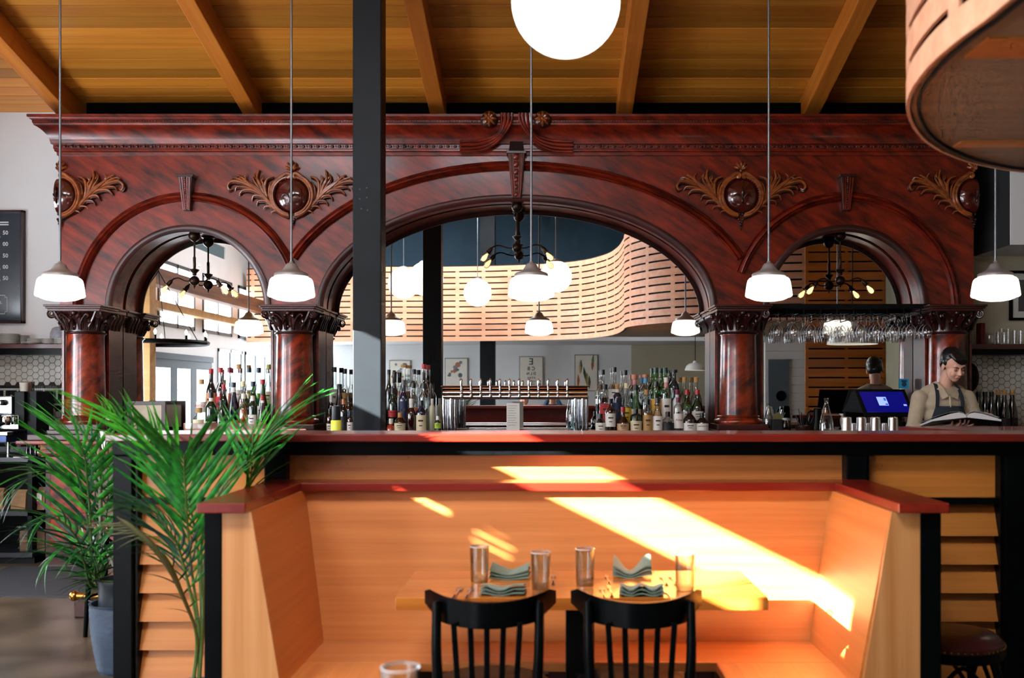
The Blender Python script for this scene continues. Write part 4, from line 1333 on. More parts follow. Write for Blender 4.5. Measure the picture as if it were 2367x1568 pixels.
# dome pendants met in the mirror
def dome(x, y, z, r, label):
    e = empty('dome_pendant', (x, y, z), label, 'pendant lamp')
    MB().lathe([(r, 0), (r * .97, r * .12), (r * .85, r * .42), (r * .6, r * .62), (r * .25, r * .72), (r * .15, r * .9), (0, r * .92)], c=(x, y, z), seg=28).build('lamp_shade', pm('enamel_white', '#dfe2e0', rough=.3), e, smooth=True)
    MB().lathe([(0, r * .12), (r * .9, r * .12)], c=(x, y, z), seg=24).build('diffuser', milk, e)
    MB().tube([(x, y, z + r * .9), (x, y, FLAT)], .007, seg=8).build('rod', black, e)
x, y, z, r = refl(1607, 832, 23, -.6); dome(x, y, 1.9, .2, 'small white dome pendant reflected at the right of the centre mirror')
dome(3.45, 6.3, 2.07, .3, 'wide white dome pendant reflected behind the hanging glasses')

# ================================================================== two-armed chandeliers under the arches
def chandelier(x, y, ztop, zball, label, yaw=0.0, arm=.25):
    e = empty('chandelier', (x, y, zball - .06), label, 'chandelier', 'bronze two-armed lights under the arches')
    MB().lathe([(0, 0), (.06, 0), (.062, -.02), (.045, -.03), (.05, -.045), (.052, -.065), (.04, -.09), (.02, -.105), (.012, -.11)], c=(x, y, ztop), seg=20).build('canopy', bronze, e, smooth=True)
    MB().lathe([(.008, ztop - .1 - zball), (.008, .22), (.013, .21), (.013, .115), (.01, .112), (.042, .1), (.04, .092), (.02, .07), (.017, .055), (.02, .05)], c=(x, y, zball), seg=16).build('stem', bronze, e, smooth=True, sharp=60)
    MB().ball((x, y, zball), .045, 18, 12).lathe([(.012, -.042), (.01, -.055), (.005, -.06), (.006, -.068), (0, -.075)], c=(x, y, zball), seg=12).build('ball', bronze, e, smooth=True)
    for s in (-1, 1):
        d = Vector((math.cos(yaw), math.sin(yaw), 0)) * s
        c = Vector((x, y, zball))
        MB().tube([c + d * .03, c + d * .08 + Vector((0, 0, -.002)), c + d * (arm * .55) + Vector((0, 0, .022)), c + d * (arm * .72) + Vector((0, 0, .014)), c + d * (arm * .8) + Vector((0, 0, -.006))], [.006, .006, .006, .007, .008], seg=8, smooth=5).build('arm', bronze, e, smooth=True)
        ax = (d * .62 + Vector((0, 0, -.78))).normalized()
        R = Vector((0, 0, 1)).rotation_difference(ax).to_matrix()
        def L(mb, prof, seg=14):
            k = MB(); k.lathe(prof, seg=seg)
            o = c + d * (arm * .79) + Vector((0, 0, -.002))
            mb.add([R @ Vector(v) + o for v in k.v], k.f); return mb
        sk_ = L(MB(), [(.01, -.005), (.016, .005), (.02, .02), (.019, .045), (.03, .052), (.028, .056), (.018, .058)]).build('socket', bronze, e, smooth=True)
        L(MB(), [(.012, .056), (.014, .07), (.022, .088), (.029, .108), (.03, .122), (.024, .14), (.012, .15), (0, .152)], 18).build('bulb', thin_glass('bulb_glass', (1, .9, .74), refl=.12, edge=.6), sk_, smooth=True)
        L(MB(), [(.006, .062), (.013, .08), (.021, .105), (.0215, .122), (.014, .138), (0, .144)], 14).build('filament', bulb_m, sk_, smooth=True)
chandelier(BX - A1, 9.0, ZS + A2 - .005, 2.50, 'bronze two-bulb chandelier hanging in the left arch', yaw=.15)
chandelier(BX, 8.93, 3.215, 2.79, 'bronze two-bulb chandelier hanging from the centre keystone', yaw=-.1, arm=.29)
chandelier(BX + A1, 9.0, ZS + A2 - .005, 2.50, 'bronze two-bulb chandelier hanging in the right arch', yaw=-.15)

# ================================================================== wagon-wheel light, timbers (left mirror)
ww = empty('wheel_chandelier', (-5.2, 5.2, 2.12), 'black ring chandelier with candle bulbs reflected in the left mirror', 'chandelier')
C0 = Vector((-5.2, 5.2, 2.14))
MB().tube([C0 + Vector((.62 * math.cos(a), .62 * math.sin(a), 0)) for a in [2 * PI * i / 36 for i in range(37)]], .03, seg=8, cap=False).build('ring', black, ww, smooth=True)
for k in range(10):
    a = 2 * PI * k / 10
    q = C0 + Vector((.62 * math.cos(a), .62 * math.sin(a), .03))
    MB().lathe([(.016, 0), (.016, .05), (.006, .05)], c=q, seg=8).build('candle_socket', black, ww)
    MB().lathe([(.008, .05), (.02, .08), (.018, .1), (0, .13)], c=q, seg=10).build('bulb', milk, ww, smooth=True)
for k in range(3):
    a = 2 * PI * k / 3 + .3
    MB().tube([C0 + Vector((.62 * math.cos(a), .62 * math.sin(a), 0)), C0 + Vector((0, 0, .95))], .006, seg=6).build('chain', black, ww)
MB().tube([C0 + Vector((0, 0, .95)), (C0.x, C0.y, ceil_z(5.2))], .008, seg=6).build('rod', black, ww)
tp = empty('timber_post', (-5.55, 4.75, 0), 'yellow timber post reflected in the left mirror', 'post')
MB().box(-5.65, -5.45, 4.65, 4.85, 0, 3.1).build('post', timber, tp, bevel=.01)
tag(MB().box(-6.15, -5.95, -3.3, 7.6, 2.76, 2.88).build('wall_plate', timber, None, bevel=.01), 'pale timber wall plate along the street wall, seen in the left mirror', 'beam')
MB().add(*[[(-5.9, 4.7, 3.05), (-5.7, 4.7, 3.05), (-5.7, -3.2, 3.05), (-5.9, -3.2, 3.05), (-5.9, 4.7, 3.3), (-5.7, 4.7, 3.3), (-5.7, -3.2, 3.3), (-5.9, -3.2, 3.3)], [(0, 1, 2, 3), (4, 7, 6, 5), (0, 4, 5, 1), (2, 6, 7, 3), (0, 3, 7, 4), (1, 5, 6, 2)]]).build('tie_beam', wood('old_beam', '#7a4a2a', '#3c2112', axis=1, scale=10, stretch=16, rough=.6, coat=0), None, bevel=.01)['label'] = 'dark old timber tie beam crossing the left mirror'
for o in COL.objects:
    if o.name.startswith('tie_beam'): o['category'] = 'beam'

# ================================================================== framed prints on the wall behind the camera
def print_frame(px, py0, py1, wpx, label, kind):
    D = 18.36 - YF
    a = at(px, py0, D); b = at(px, py1, D); wd = wpx * D / F_PX
    x, z1, z0 = a.x, a.z, b.z
    e = empty('framed_print', (x, YF, z0), label, 'picture')
    MB().box(x - wd / 2, x + wd / 2, YF, YF + .03, z0, z1).build('frame', pm('print_frame', '#8a8a80', rough=.4), e)
    MB().box(x - wd / 2 + .02, x + wd / 2 - .02, YF + .03, YF + .034, z0 + .02, z1 - .02).build('paper', pm('print_paper', '#ddd9cc', rough=.8, var=.05), e)
    ink = pm('print_ink', '#23372f', rough=.8)
    y = YF + .036
    h = z1 - z0
    if kind == 'eye':
        for (s, f, sz) in (('E', .82, .2), ('C B', .6, .11), ('D L N', .44, .08), ('P T E R', .3, .055), ('F Z B D E', .19, .045), ('O F L C T', .1, .035)):
            text('chart_letter', s, sz, (x, y, z0 + h * f), FACE_BACK, ink, e, bold=.002)
    else:
        rnd = random.Random(px)
        cols = ['#3c4f3a', '#a55a3a', '#6a7a4a', '#c8a050', '#50606a'] if kind == 'plants' else ['#5a6a70', '#7a8488', '#a06a50']
        for k in range(9 if kind == 'plants' else 12):
            m = MB()
            cx = x + rnd.uniform(-.36, .36) * wd; cz = z0 + h * rnd.uniform(.15, .85)
            if kind == 'plants':
                m.tube([(cx, y, cz - .14), (cx + rnd.uniform(-.02, .02), y, cz), (cx + rnd.uniform(-.04, .04), y, cz + .14)], [.006, .03, .004], seg=6, smooth=4, flat=.06)
            else:
                m.ball((cx, y, cz), rnd.uniform(.02, .06), 10, 6, sc=(1, .03, rnd.uniform(.4, 1.1)))
            m.build('printed_figure', pm('print_col_' + cols[k % len(cols)], cols[k % len(cols)], rough=.8), e, smooth=True)
print_frame(925, 833, 895, 50, 'framed print with small pink figures at the left of the centre mirror', 'bits')
print_frame(1055, 828, 895, 54, 'framed print of round and oval specimens seen in the mirror', 'bits')
print_frame(1228, 824, 896, 56, 'eye test chart with a big E reflected in the centre mirror', 'eye')
print_frame(1355, 820, 905, 54, 'botanical print of long leaves reflected in the centre mirror', 'plants')

# red booth back behind the camera
rb = empty('red_banquette', (.2, -.95, 0), 'dark red wooden banquette back seen in the mirror under the taps', 'bench')
red = wood('red_panel', '#7a1510', '#560c0a', axis=0, scale=8, stretch=14, rough=.3, coat=.4)
MB().box(-3.0, .98, -1.0, -.9, 0, 1.1).build('back_panel', red, rb)
MB().box(-3.05, 1.02, -1.03, -.87, 1.1, 1.14).build('cap', mahog_d, rb, bevel=.005)
MB().box(-3.0, .98, -1.42, -1.0, .4, .45).build('seat', red, rb)
MB().box(-3.0, .98, -1.4, -1.0, 0, .4).build('seat_base', mahog_d, rb)

# ================================================================== glass rack and hanging glasses
gr = empty('glass_rack', (BX + A1, 8.9, 2.16), 'black iron rack of hanging wine glasses before the right mirror', 'rack')
X0, X1 = 1.895, 3.40
MB().box(X0, X1, 8.66, 8.69, 2.225, 2.262).build('front_bar', black, gr, bevel=.003)
MB().box(X0, X1, 9.08, 9.11, 2.225, 2.262).build('back_bar', black, gr, bevel=.003)
MB().box(X0, X1, 8.7, 9.07, 2.245, 2.252).build('rack_top', black, gr)
gx = [X0 + .09 + .1455 * k for k in range(10)]
wg_m = MB().lathe([(.036, 0), (.034, -.003), (.005, -.008), (.004, -.02), (.004, -.085), (.008, -.095), (.028, -.11), (.04, -.135), (.043, -.16), (.039, -.19), (.034, -.212)], seg=20).mesh('bowl', stem_glass('stemware'), smooth=True, sharp=80)
for k in range(len(gx) - 1):
    for dx in (-.012 + .073 + .0, ):
        xx = gx[k] + .0728
        MB().box(xx - .006, xx + .006, 8.68, 9.09, 2.17, 2.178).build('rail', black, gr)
        MB().box(xx - .004, xx + .004, 8.685, 8.695, 2.178, 2.23).build('hanger', black, gr)
        MB().box(xx - .004, xx + .004, 9.075, 9.085, 2.178, 2.23).build('hanger', black, gr)
for k, x in enumerate(gx):
    for j in range(4):
        if j == 3 and k in (0, 9): continue
        y = 8.72 + j * .103
        o = link('wine_glass', wg_m, None, Vector((x + random.uniform(-.004, .004), y, 2.182)))
        tag(o, 'wine glass hanging in the rack, %s column from the left, %s' % (ORD[k], ('front one', 'second from the front', 'third from the front', 'rearmost')[j]), 'wine glass', 'glasses hanging in the rack')

# ================================================================== bottles
def bottle(px, ytop, wpx, Y, shape, glass, cap, label=None, lab_z=(.18, .55), name='liquor_bottle', text_=None, tcol='#7a1a14', liquid=None, neck=None, zb=None, desc='', cat='bottle', group=None, capw=1.0):
    zb = ZC + .001 if zb is None else zb
    p = at(px, ytop, Y)
    h = p.z - zb
    r = wpx * .5 * Y / F_PX
    e = empty(name, (p.x, Y, zb), desc, cat, group)
    r *= 1.08; rn = min(.018, r * .42)
    capr = rn * 1.12 * capw
    ch = .045 if capw < 1.4 else .028
    S = {'std': [(0, .0), (.94, 0), (1, .012), (1, .60), (.95, .66), (.7, .73), ('n', .79), ('n', .97)],
         'round': [(0, .0), (.94, 0), (1, .012), (1, .50), (.93, .60), (.7, .68), ('n', .75), ('n', .97)],
         'slope': [(0, .0), (.94, 0), (1, .012), (1, .40), (.9, .52), (.6, .68), ('n', .82), ('n', .97)],
         'tall': [(0, .0), (.94, 0), (1, .01), (1, .70), (.93, .75), (.6, .80), ('n', .83), ('n', .97)],
         'squat': [(0, .0), (.94, 0), (1, .03), (1, .48), (.9, .60), (.55, .72), ('n', .78), ('n', .95)],
         'taper': [(0, .0), (.8, 0), (.84, .01), (1, .55), (.95, .63), (.6, .72), ('n', .78), ('n', .97)],
         'bell': [(0, .0), (.96, 0), (1, .03), (.98, .35), (.75, .5), (.4, .62), ('n', .7), ('n', .97)]}[shape]
    prof = [((rn if a == 'n' else a * r), b * h) for a, b in S]
    seg = 22
    MB().lathe(prof, c=(p.x, Y, zb), seg=seg).build('glass_body', glass, e, smooth=True, sharp=50)
    MB().lathe([(0, h), (capr, h), (capr * 1.02, h - .004), (capr * 1.02, h - ch), (rn, h - ch)], c=(p.x, Y, zb), seg=16).build('cap', cap, e, smooth=True, sharp=50)
    if neck: MB().lathe([(rn * 1.06, h - ch - .001), (rn * 1.08, h - ch - .05), (rn * 1.02, h - ch - .052)], c=(p.x, Y, zb), seg=16).build('neck_label', neck, e, smooth=True)
    if liquid:
        lv = [(max(0, a - .0025), b) for a, b in prof if b <= .6 * h] 
        lv.append((0, lv[-1][1]))
        MB().lathe([(a, b + .002) for a, b in lv], c=(p.x, Y, zb), seg=18).build('liquid', liquid, e, smooth=True, sharp=60)
    if label:
        z0, z1 = lab_z[0] * h, lab_z[1] * h
        rr = r * 1.006 + .0006
        l = MB().lathe([(rr, z0), (rr, z1)], c=(p.x, Y, zb), seg=14, a0=-PI / 2 - 1.25, a1=-PI / 2 + 1.25).build('label', label, e, smooth=True)
        if text_:
            text('lettering', text_, min(.03, 1.7 * r * 1.75 / max(3, len(text_))), (p.x, Y - rr - .001, zb + (z0 + z1) / 2 + .01), FACE, pm('ink_' + tcol, tcol, rough=.6), l, extrude=.0002)
        else:
            ink = pm('ink_dark', '#2a2624', rough=.6)
            MB().box(p.x - r * .45, p.x + r * .45, Y - rr - .0012, Y - rr * .86, zb + z0 + (z1 - z0) * .62, zb + z0 + (z1 - z0) * .72).box(p.x - r * .3, p.x + r * .3, Y - rr - .0012, Y - rr * .93, zb + z0 + (z1 - z0) * .35, zb + z0 + (z1 - z0) * .41).build('print_line', ink, l)
    return e
def glassy(name, col, rough=.06): return pm(name, col, rough=rough, coat=1.0, var=.1)
gk = glassy('glass_black', '#07090a'); gg = glassy('glass_green', '#0c4a1f'); gdg = glassy('glass_deep_green', '#0a2a1a'); gb = glassy('glass_navy', '#0b1533'); gbr = glassy('glass_brown', '#2a0e06')
gc = clear_b
ggc = thin_glass('glass_green_clear', (.35, .78, .42), refl=.12, edge=.3)
la = pm('liquid_amber', '#a5480c', rough=.08, coat=1.0); lr = pm('liquid_red', '#8e1420', rough=.08, coat=1.0); ly = pm('liquid_yellow', '#c2a017', rough=.08, coat=1.0); lo = pm('liquid_orange', '#c8560f', rough=.08, coat=1.0); ldk = pm('liquid_dark', '#1c0a08', rough=.08, coat=1.0)
cb = pm('cap_black', '#101113', rough=.35); cr = pm('cap_red', '#a51d22', rough=.4); cn = pm('cap_navy', '#0c2036', rough=.35); cw = pm('cap_white', '#d5d2c8', rough=.5); ck = pm('cork', '#b58b55', rough=.8, var=.2, vscale=60); cp = pm('cap_plum', '#6a1236', rough=.4); cg = pm('cap_grey', '#5c5a55', rough=.4); cgr = pm('cap_dark_green', '#0d3a28', rough=.4); cco = pm('cap_copper', '#b06a45', rough=.4)
lw_ = pm('label_white', '#dcd9d0', rough=.6); lc = pm('label_cream', '#cfc3a0', rough=.6); lre = pm('label_red', '#b0252a', rough=.6); lye = pm('label_yellow', '#d2b428', rough=.6); lor = pm('label_orange', '#cf5a20', rough=.6); lna = pm('label_navy', '#122248', rough=.6); lbk = pm('label_black', '#17181a', rough=.6); ltan = pm('label_tan', '#b08a50', rough=.6); lpk = pm('label_pink', '#c98a8a', rough=.6); lgn = pm('label_green', '#2d6a34', rough=.6); lbl = pm('label_sky', '#5f9dc0', rough=.6)
def row(items, Y, where, group):
    for i, it in enumerate(sorted(items, key=lambda t: t[0])):
        px, yt, wp, sh, gl, cp_, d = it[:7]
        kw = it[7] if len(it) > 7 else {}
        bottle(px, yt, wp, Y, sh, gl, cp_, desc='%s, %s %s' % (d, ORD[i], where), group=group, **kw)
RG = 'bottles right of the tap tower'
row([(1393, 855, 27, 'taper', gc, cb, 'clear bottle of dark spirit with black cap', dict(liquid=ldk)),
     (1420, 849, 27, 'round', gc, cb, 'clear bottle with black wax top', dict(label=lw_, lab_z=(.5, .66))),
     (1445, 856, 25, 'round', gc, cb, 'clear bottle with plain black cap', {}),
     (1467, 866, 24, 'tall', gc, cco, 'amber bottle with copper stopper and pink neck', dict(liquid=la, neck=lpk, capw=1.3)),
     (1492, 866, 24, 'tall', gc, cco, 'clear bottle with pale stopper and blue neck', dict(neck=lbl, capw=1.4)),
     (1516, 850, 25, 'std', ggc, cgr, 'tall green bottle with dark green cap', dict(liquid=pm('liquid_green', '#0d5a2a', rough=.08, coat=1.0))),
     (1538, 850, 25, 'std', ggc, cgr, 'tall bright green bottle with dark cap', {}),
     (1558, 855, 24, 'tall', glassy('glass_smoke', '#1a2a30'), cb, 'smoky carved bottle with round black stopper', dict(capw=1.5)),
     (1582, 872, 26, 'round', gc, ck, 'clear bottle with cork and pale label', dict(label=lw_, lab_z=(.2, .5))),
     (1609, 872, 26, 'round', gc, ck, 'clear bottle with cork and cream label', dict(label=lc, lab_z=(.2, .5)))], 9.03, 'in back row right of taps', RG)
row([(1399, 889, 25, 'taper', gc, cb, 'clear bottle with scarlet label', dict(label=lre, lab_z=(.25, .6), liquid=lr)),
     (1427, 888, 20, 'tall', gb, ck, 'slim navy bottle with clear neck', dict(label=lna, lab_z=(.1, .62), neck=lw_)),
     (1448, 886, 22, 'slope', gc, pm('cap_cream', '#d8cfa0', rough=.5), 'clear bottle with yellow and green label', dict(label=lye, lab_z=(.2, .5), liquid=pm('liquid_rum', '#6a6a20', rough=.1))),
     (1470, 891, 23, 'slope', gg, cb, 'green bottle with cream label', dict(label=pm('label_rose', '#d5c0b0', rough=.6), lab_z=(.2, .5))),
     (1494, 901, 22, 'tall', gc, ck, 'small clear bottle with cork', {}),
     (1517, 882, 22, 'std', gc, cb, 'clear bottle with golden yellow label', dict(label=pm('label_gold', '#c9962e', rough=.6), lab_z=(.3, .66), liquid=la)),
     (1540, 873, 22, 'tall', gc, cw, 'clear bottle with white bird label', dict(label=lw_, lab_z=(.2, .62), neck=lpk)),
     (1565, 901, 20, 'tall', pm('frosted', '#c9cfcf', rough=.35), cp, 'frosted white bottle with plum cap', dict(label=lw_, lab_z=(.2, .6))),
     (1588, 901, 26, 'round', ggc, cr, 'pale green bottle with small red cap', dict(label=lw_, lab_z=(.3, .5))),
     (1612, 901, 26, 'round', gdg, cr, 'dark green bottle with small red cap', dict(label=lw_, lab_z=(.3, .5)))], 8.88, 'in middle row right of taps', RG)
row([(1388, 957, 22, 'squat', gk, cb, 'small black bottle with white label', dict(label=lw_, lab_z=(.05, .55))),
     (1411, 922, 23, 'std', gc, cb, 'clear bottle with black cap and white label', dict(label=lw_, lab_z=(.2, .58), liquid=ldk)),
     (1440, 941, 27, 'bell', gbr, cr, 'squat brown bottle with red wax cap', dict(label=pm('label_ornate', '#b9926a', rough=.5), lab_z=(.12, .38))),
     (1470, 946, 25, 'tall', gdg, cb, 'dark green bottle with cream label', dict(label=lc, lab_z=(.05, .52))),
     (1497, 924, 22, 'std', gc, cb, 'clear bottle with tan portrait label', dict(label=ltan, lab_z=(.08, .55), liquid=la)),
     (1520, 921, 22, 'slope', gc, cn, 'clear bottle with red white and blue label', dict(label=lw_, lab_z=(.1, .5), liquid=la)),
     (1544, 952, 26, 'squat', gc, cb, 'squat clear bottle with black and white label', dict(label=lbk, lab_z=(.1, .5))),
     (1568, 919, 21, 'tall', gc, cp, 'clear vodka bottle with white label', dict(label=lw_, lab_z=(.15, .55), text_='Ketel', tcol='#8a2030')),
     (1594, 944, 28, 'squat', gk, cb, 'black bottle with pointed white label', dict(label=lw_, lab_z=(.12, .42))),
     (1623, 955, 27, 'squat', gk, cb, 'black apothecary bottle with pale diamond label', dict(label=lw_, lab_z=(.12, .5), text_="HENDRICK'S", tcol='#3a3a3a'))], 8.68, 'in front row right of taps', RG)
LG = 'bottles before the left mirror'
row([(488, 853, 21, 'std', gk, cr, 'dark bottle with red cap', dict(label=pm('label_peach', '#cf8a5a', rough=.6), lab_z=(.3, .62))),
     (510, 850, 21, 'std', gc, cr, 'clear bottle of red liqueur with red cap', dict(label=lre, lab_z=(.2, .55), liquid=lr)),
     (531, 850, 20, 'std', gc, cp, 'clear bottle with plum cap', dict(liquid=lo)),
     (552, 842, 20, 'std', gc, ck, 'clear bottle with cork and white label', dict(label=lw_, lab_z=(.45, .62), liquid=ly, text_='AVERNA', tcol='#a01818')),
     (576, 850, 20, 'std', gc, cn, 'bottle of yellow liqueur with navy cap', dict(liquid=ly, label=lbk, lab_z=(.46, .52))),
     (598, 850, 20, 'std', gc, cn, 'bottle of lime green liqueur with navy cap', dict(liquid=pm('liquid_lime', '#8aa02a', rough=.1, coat=1.0), label=lbk, lab_z=(.46, .52))),
     (621, 843, 19, 'std', gc, pm('cap_olive', '#8a8a3a', rough=.5), 'clear bottle with olive cap and round label', dict(label=lc, lab_z=(.42, .6)))], 9.03, 'in back row left of pier', LG)
row([(466, 877, 22, 'round', gc, ck, 'clear bottle with cork and red lettering', dict(label=lw_, lab_z=(.38, .58), text_='ZUCCA', tcol='#b01818')),
     (517, 889, 18, 'std', gk, cr, 'black bottle with red cap', {}),
     (540, 884, 23, 'slope', gb, cn, 'deep blue bottle with navy cap', dict(neck=lw_, label=pm('label_mustard', '#b09a2a', rough=.6), lab_z=(.05, .25))),
     (562, 882, 20, 'std', gc, pm('cap_cream', '#d8cfa0', rough=.5), 'clear amber bottle with cream cap', dict(liquid=la, label=lc, lab_z=(.15, .45))),
     (585, 882, 20, 'std', ggc, cn, 'green tinted bottle with navy cap', dict(label=lw_, lab_z=(.2, .5))),
     (607, 877, 23, 'slope', gg, cr, 'green bottle with bright red cap', dict(label=lw_, lab_z=(.25, .5)))], 8.88, 'in middle row left of pier', LG)
row([(460, 943, 25, 'squat', gc, ck, 'squat clear bottle with orange print', dict(label=lc, lab_z=(.05, .55), capw=1.3)),
     (488, 908, 24, 'std', gdg, cb, 'dark green bottle with cream label', dict(label=lc, lab_z=(.02, .3), neck=lw_)),
     (512, 925, 22, 'slope', gk, cb, 'black sloping bottle with white label', dict(label=lw_, lab_z=(.02, .25))),
     (563, 910, 21, 'round', gc, cw, 'clear bottle with white cap', dict(liquid=la)),
     (584, 915, 19, 'tall', gdg, cw, 'narrow dark bottle with white cap', dict(label=lw_, lab_z=(.2, .5))),
     (607, 914, 18, 'slope', gk, cr, 'black wine bottle with red and white neck', dict(neck=lw_, label=pm('label_rust', '#a0602a', rough=.6), lab_z=(.05, .3)))], 8.68, 'in front row left of pier', LG)
PG = 'bottles beside the steel column'
row([(773, 849, 21, 'round', gc, cb, 'clear bottle with black cap and grey label', dict(label=pm('label_grey', '#8f8a84', rough=.6), lab_z=(.3, .66))),
     (797, 853, 21, 'round', gc, cb, 'clear bottle with black cap and tan label', dict(label=ltan, lab_z=(.3, .62)))], 9.03, 'in back row left of steel column', PG)
row([(765, 911, 14, 'std', gk, cw, 'slim dark bottle with white neck', dict(neck=lw_)), (785, 888, 22, 'slope', gk, cb, 'tall black bottle with faint lettering', dict()), (806, 915, 18, 'round', gbr, cb, 'brown bottle with blue label', dict(label=lbl, lab_z=(.4, .6)))], 8.86, 'in middle row left of steel column', PG)
row([(762, 945, 13, 'std', gbr, cb, 'small brown bottle with pale label', dict(label=lw_, lab_z=(.1, .4))), (794, 923, 17, 'std', gk, cco, 'black bottle with copper cap', dict(label=lbk, lab_z=(.1, .5))), (809, 950, 13, 'std', gbr, cb, 'small brown bottle with white label', dict(label=lw_, lab_z=(.1, .5)))], 8.68, 'in front row left of steel column', PG)
tc_ = empty('spray_can', (at(777, 1000, 7.05).x, 6.75, 1.12), 'yellow cylinder with a dark top standing on the bar by the column', 'canister')
pxx = at(777, 1000, 6.75).x
MB().lathe([(0, 1.121), (.034, 1.121), (.036, 1.125), (.036, 1.30), (.03, 1.305)], c=(pxx, 6.75, 0), seg=24).build('canister_body', pm('lemon_yellow', '#d8e04a', rough=.45), tc_, smooth=True, sharp=50)
MB().lathe([(.03, 1.3), (.032, 1.31), (.03, 1.40), (0, 1.405)], c=(pxx, 6.75, 0), seg=20).build('canister_top', pm('ink_blue', '#10141c', rough=.4), tc_, smooth=True, sharp=50)
CG = 'bottles left of the tap tower'
row([(899, 855, 15, 'std', gk, cb, 'dark bottle with black cap', {}), (912, 860, 22, 'round', gc, cb, 'clear bottle with wide black cap', dict(neck=lbk)), (934, 843, 26, 'squat', gc, ck, 'bottle of amber whiskey with pale cork', dict(liquid=la, capw=1.4)), (957, 854, 22, 'tall', gc, cb, 'clear narrow bottle with black cap', {}), (980, 842, 25, 'round', gc, cr, 'tall clear bottle with red cork', {})], 9.03, 'in back row left of taps', CG)
row([(908, 897, 19, 'std', gdg, cb, 'dark bottle with red and black label', dict(label=lre, lab_z=(.35, .5))), (933, 879, 20, 'std', gb, cg, 'navy bottle with white ink drawing', dict(label=lna, lab_z=(.1, .6))), (956, 886, 20, 'std', gc, cb, 'clear bottle with orange round label', dict(label=lor, lab_z=(.3, .5))), (980, 886, 21, 'tall', gc, cb, 'clear bottle with faint lettering', {}), (999, 922, 13, 'tall', pm('pale_stick', '#c9c8a8', rough=.5), cw, 'pale slender bottle', {})], 8.88, 'in middle row left of taps', CG)
row([(904, 968, 20, 'bell', pm('red_sauce', '#9a2a12', rough=.15, coat=1.0), cw, 'small red bottle with white nozzle', {}), (925, 954, 25, 'squat', gbr, ck, 'squat brown bottle with cream label', dict(label=lc, lab_z=(.15, .5))), (951, 922, 20, 'round', gbr, cw, 'brown bottle with white neck', dict(neck=lw_)), (974, 926, 23, 'std', gb, cb, 'dark bottle with large cream label', dict(label=lc, lab_z=(.05, .56))), (1012, 962, 14, 'std', gdg, cw, 'little dropper bottle with lime label', dict(label=pm('label_lime', '#9ab82a', rough=.6), lab_z=(.3, .6)))], 8.68, 'in front row left of taps', CG)

# ================================================================== beer tower
tw = empty('beer_tower', (at(1190, 0, 8.72).x, 8.72, ZC), 'chrome beer tower with twelve taps on the back bar', 'beer tower')
yt = 8.72
def X_(px): return at(px, 0, yt).x
def Z_(py): return at(0, py, yt).z
for (a, b) in ((1022, 1056), (1326, 1360)):
    for k in range(4):
        xx = X_(a + (b - a) * (k + .5) / 4)
        MB().tube([(xx, yt + .02 * (k % 2), ZC + .01), (xx, yt + .02 * (k % 2), Z_(915 - 0))], .018, seg=14).build('leg_tube', chrome, tw, smooth=True)
    MB().box(X_(a) - .03, X_(b) + .03, yt - .09, yt + .09, ZC, ZC + .015).build('foot_plate', chrome, tw, bevel=.004)
for k, (py, r) in enumerate(((899, .024), (909, .028), (918, .022))):
    MB().tube([(X_(1024), yt, Z_(py)), (X_(1358), yt, Z_(py))], r, seg=16).build('cross_tube', chrome if k else pm('copper_tone', '#8a5a40', rough=.15, metal=1.0), tw, smooth=True)
MB().box(X_(1020), X_(1362), yt - .035, yt + .035, Z_(895), Z_(892)).build('tower_cap', pm('copper_tone', '#8a5a40', rough=.15, metal=1.0), tw, bevel=.003)
for k in range(12):
    xx = X_(1068 + 22.1 * k)
    f = MB().tube([(xx, yt - .01, Z_(909)), (xx, yt - .07, Z_(909)), (xx, yt - .085, Z_(914)), (xx, yt - .087, Z_(921))], [.011, .012, .010, .007], seg=10, smooth=3).build('tap', chrome, tw, smooth=True)
    MB().lathe([(.006, 0), (.009, .01), (.007, .02), (.009, .05), (.0125, .085), (.011, .1), (.006, .106), (.004, .112), (0, .114)], c=(xx, yt - .07, Z_(905)), seg=14).build('tap_handle', chrome, f, smooth=True)
    MB().lathe([(.012, -.008), (.014, 0), (.012, .008)], c=(xx, yt - .07, Z_(908)), seg=12).build('collar', chrome, f, smooth=True)
tr = MB().box(X_(1000), X_(1380), 8.52, 8.66, ZC, ZC + .012).build('drip_tray', stainless, None, bevel=.003)
tag(tr, 'low steel drip tray under the beer taps', 'tray')
mc = empty('menu_card', (X_(1185), 8.6, ZC + .012), 'narrow white menu card standing below the taps', 'card')
MB().box(at(1171, 0, 8.6).x, at(1201, 0, 8.6).x, 8.598, 8.603, ZC + .012, at(0, 932, 8.6).z).build('card', pm('card_white', '#d5d3cc', rough=.7), mc)
for k in range(9):
    z = at(0, 938 + k * 5.6, 8.6).z
    MB().box(at(1174, 0, 8.6).x, at(1195 - (k * 3) % 7, 0, 8.6).x, 8.596, 8.598, z - .003, z).build('print_line', pm('ink_grey', '#77746e', rough=.7), mc)
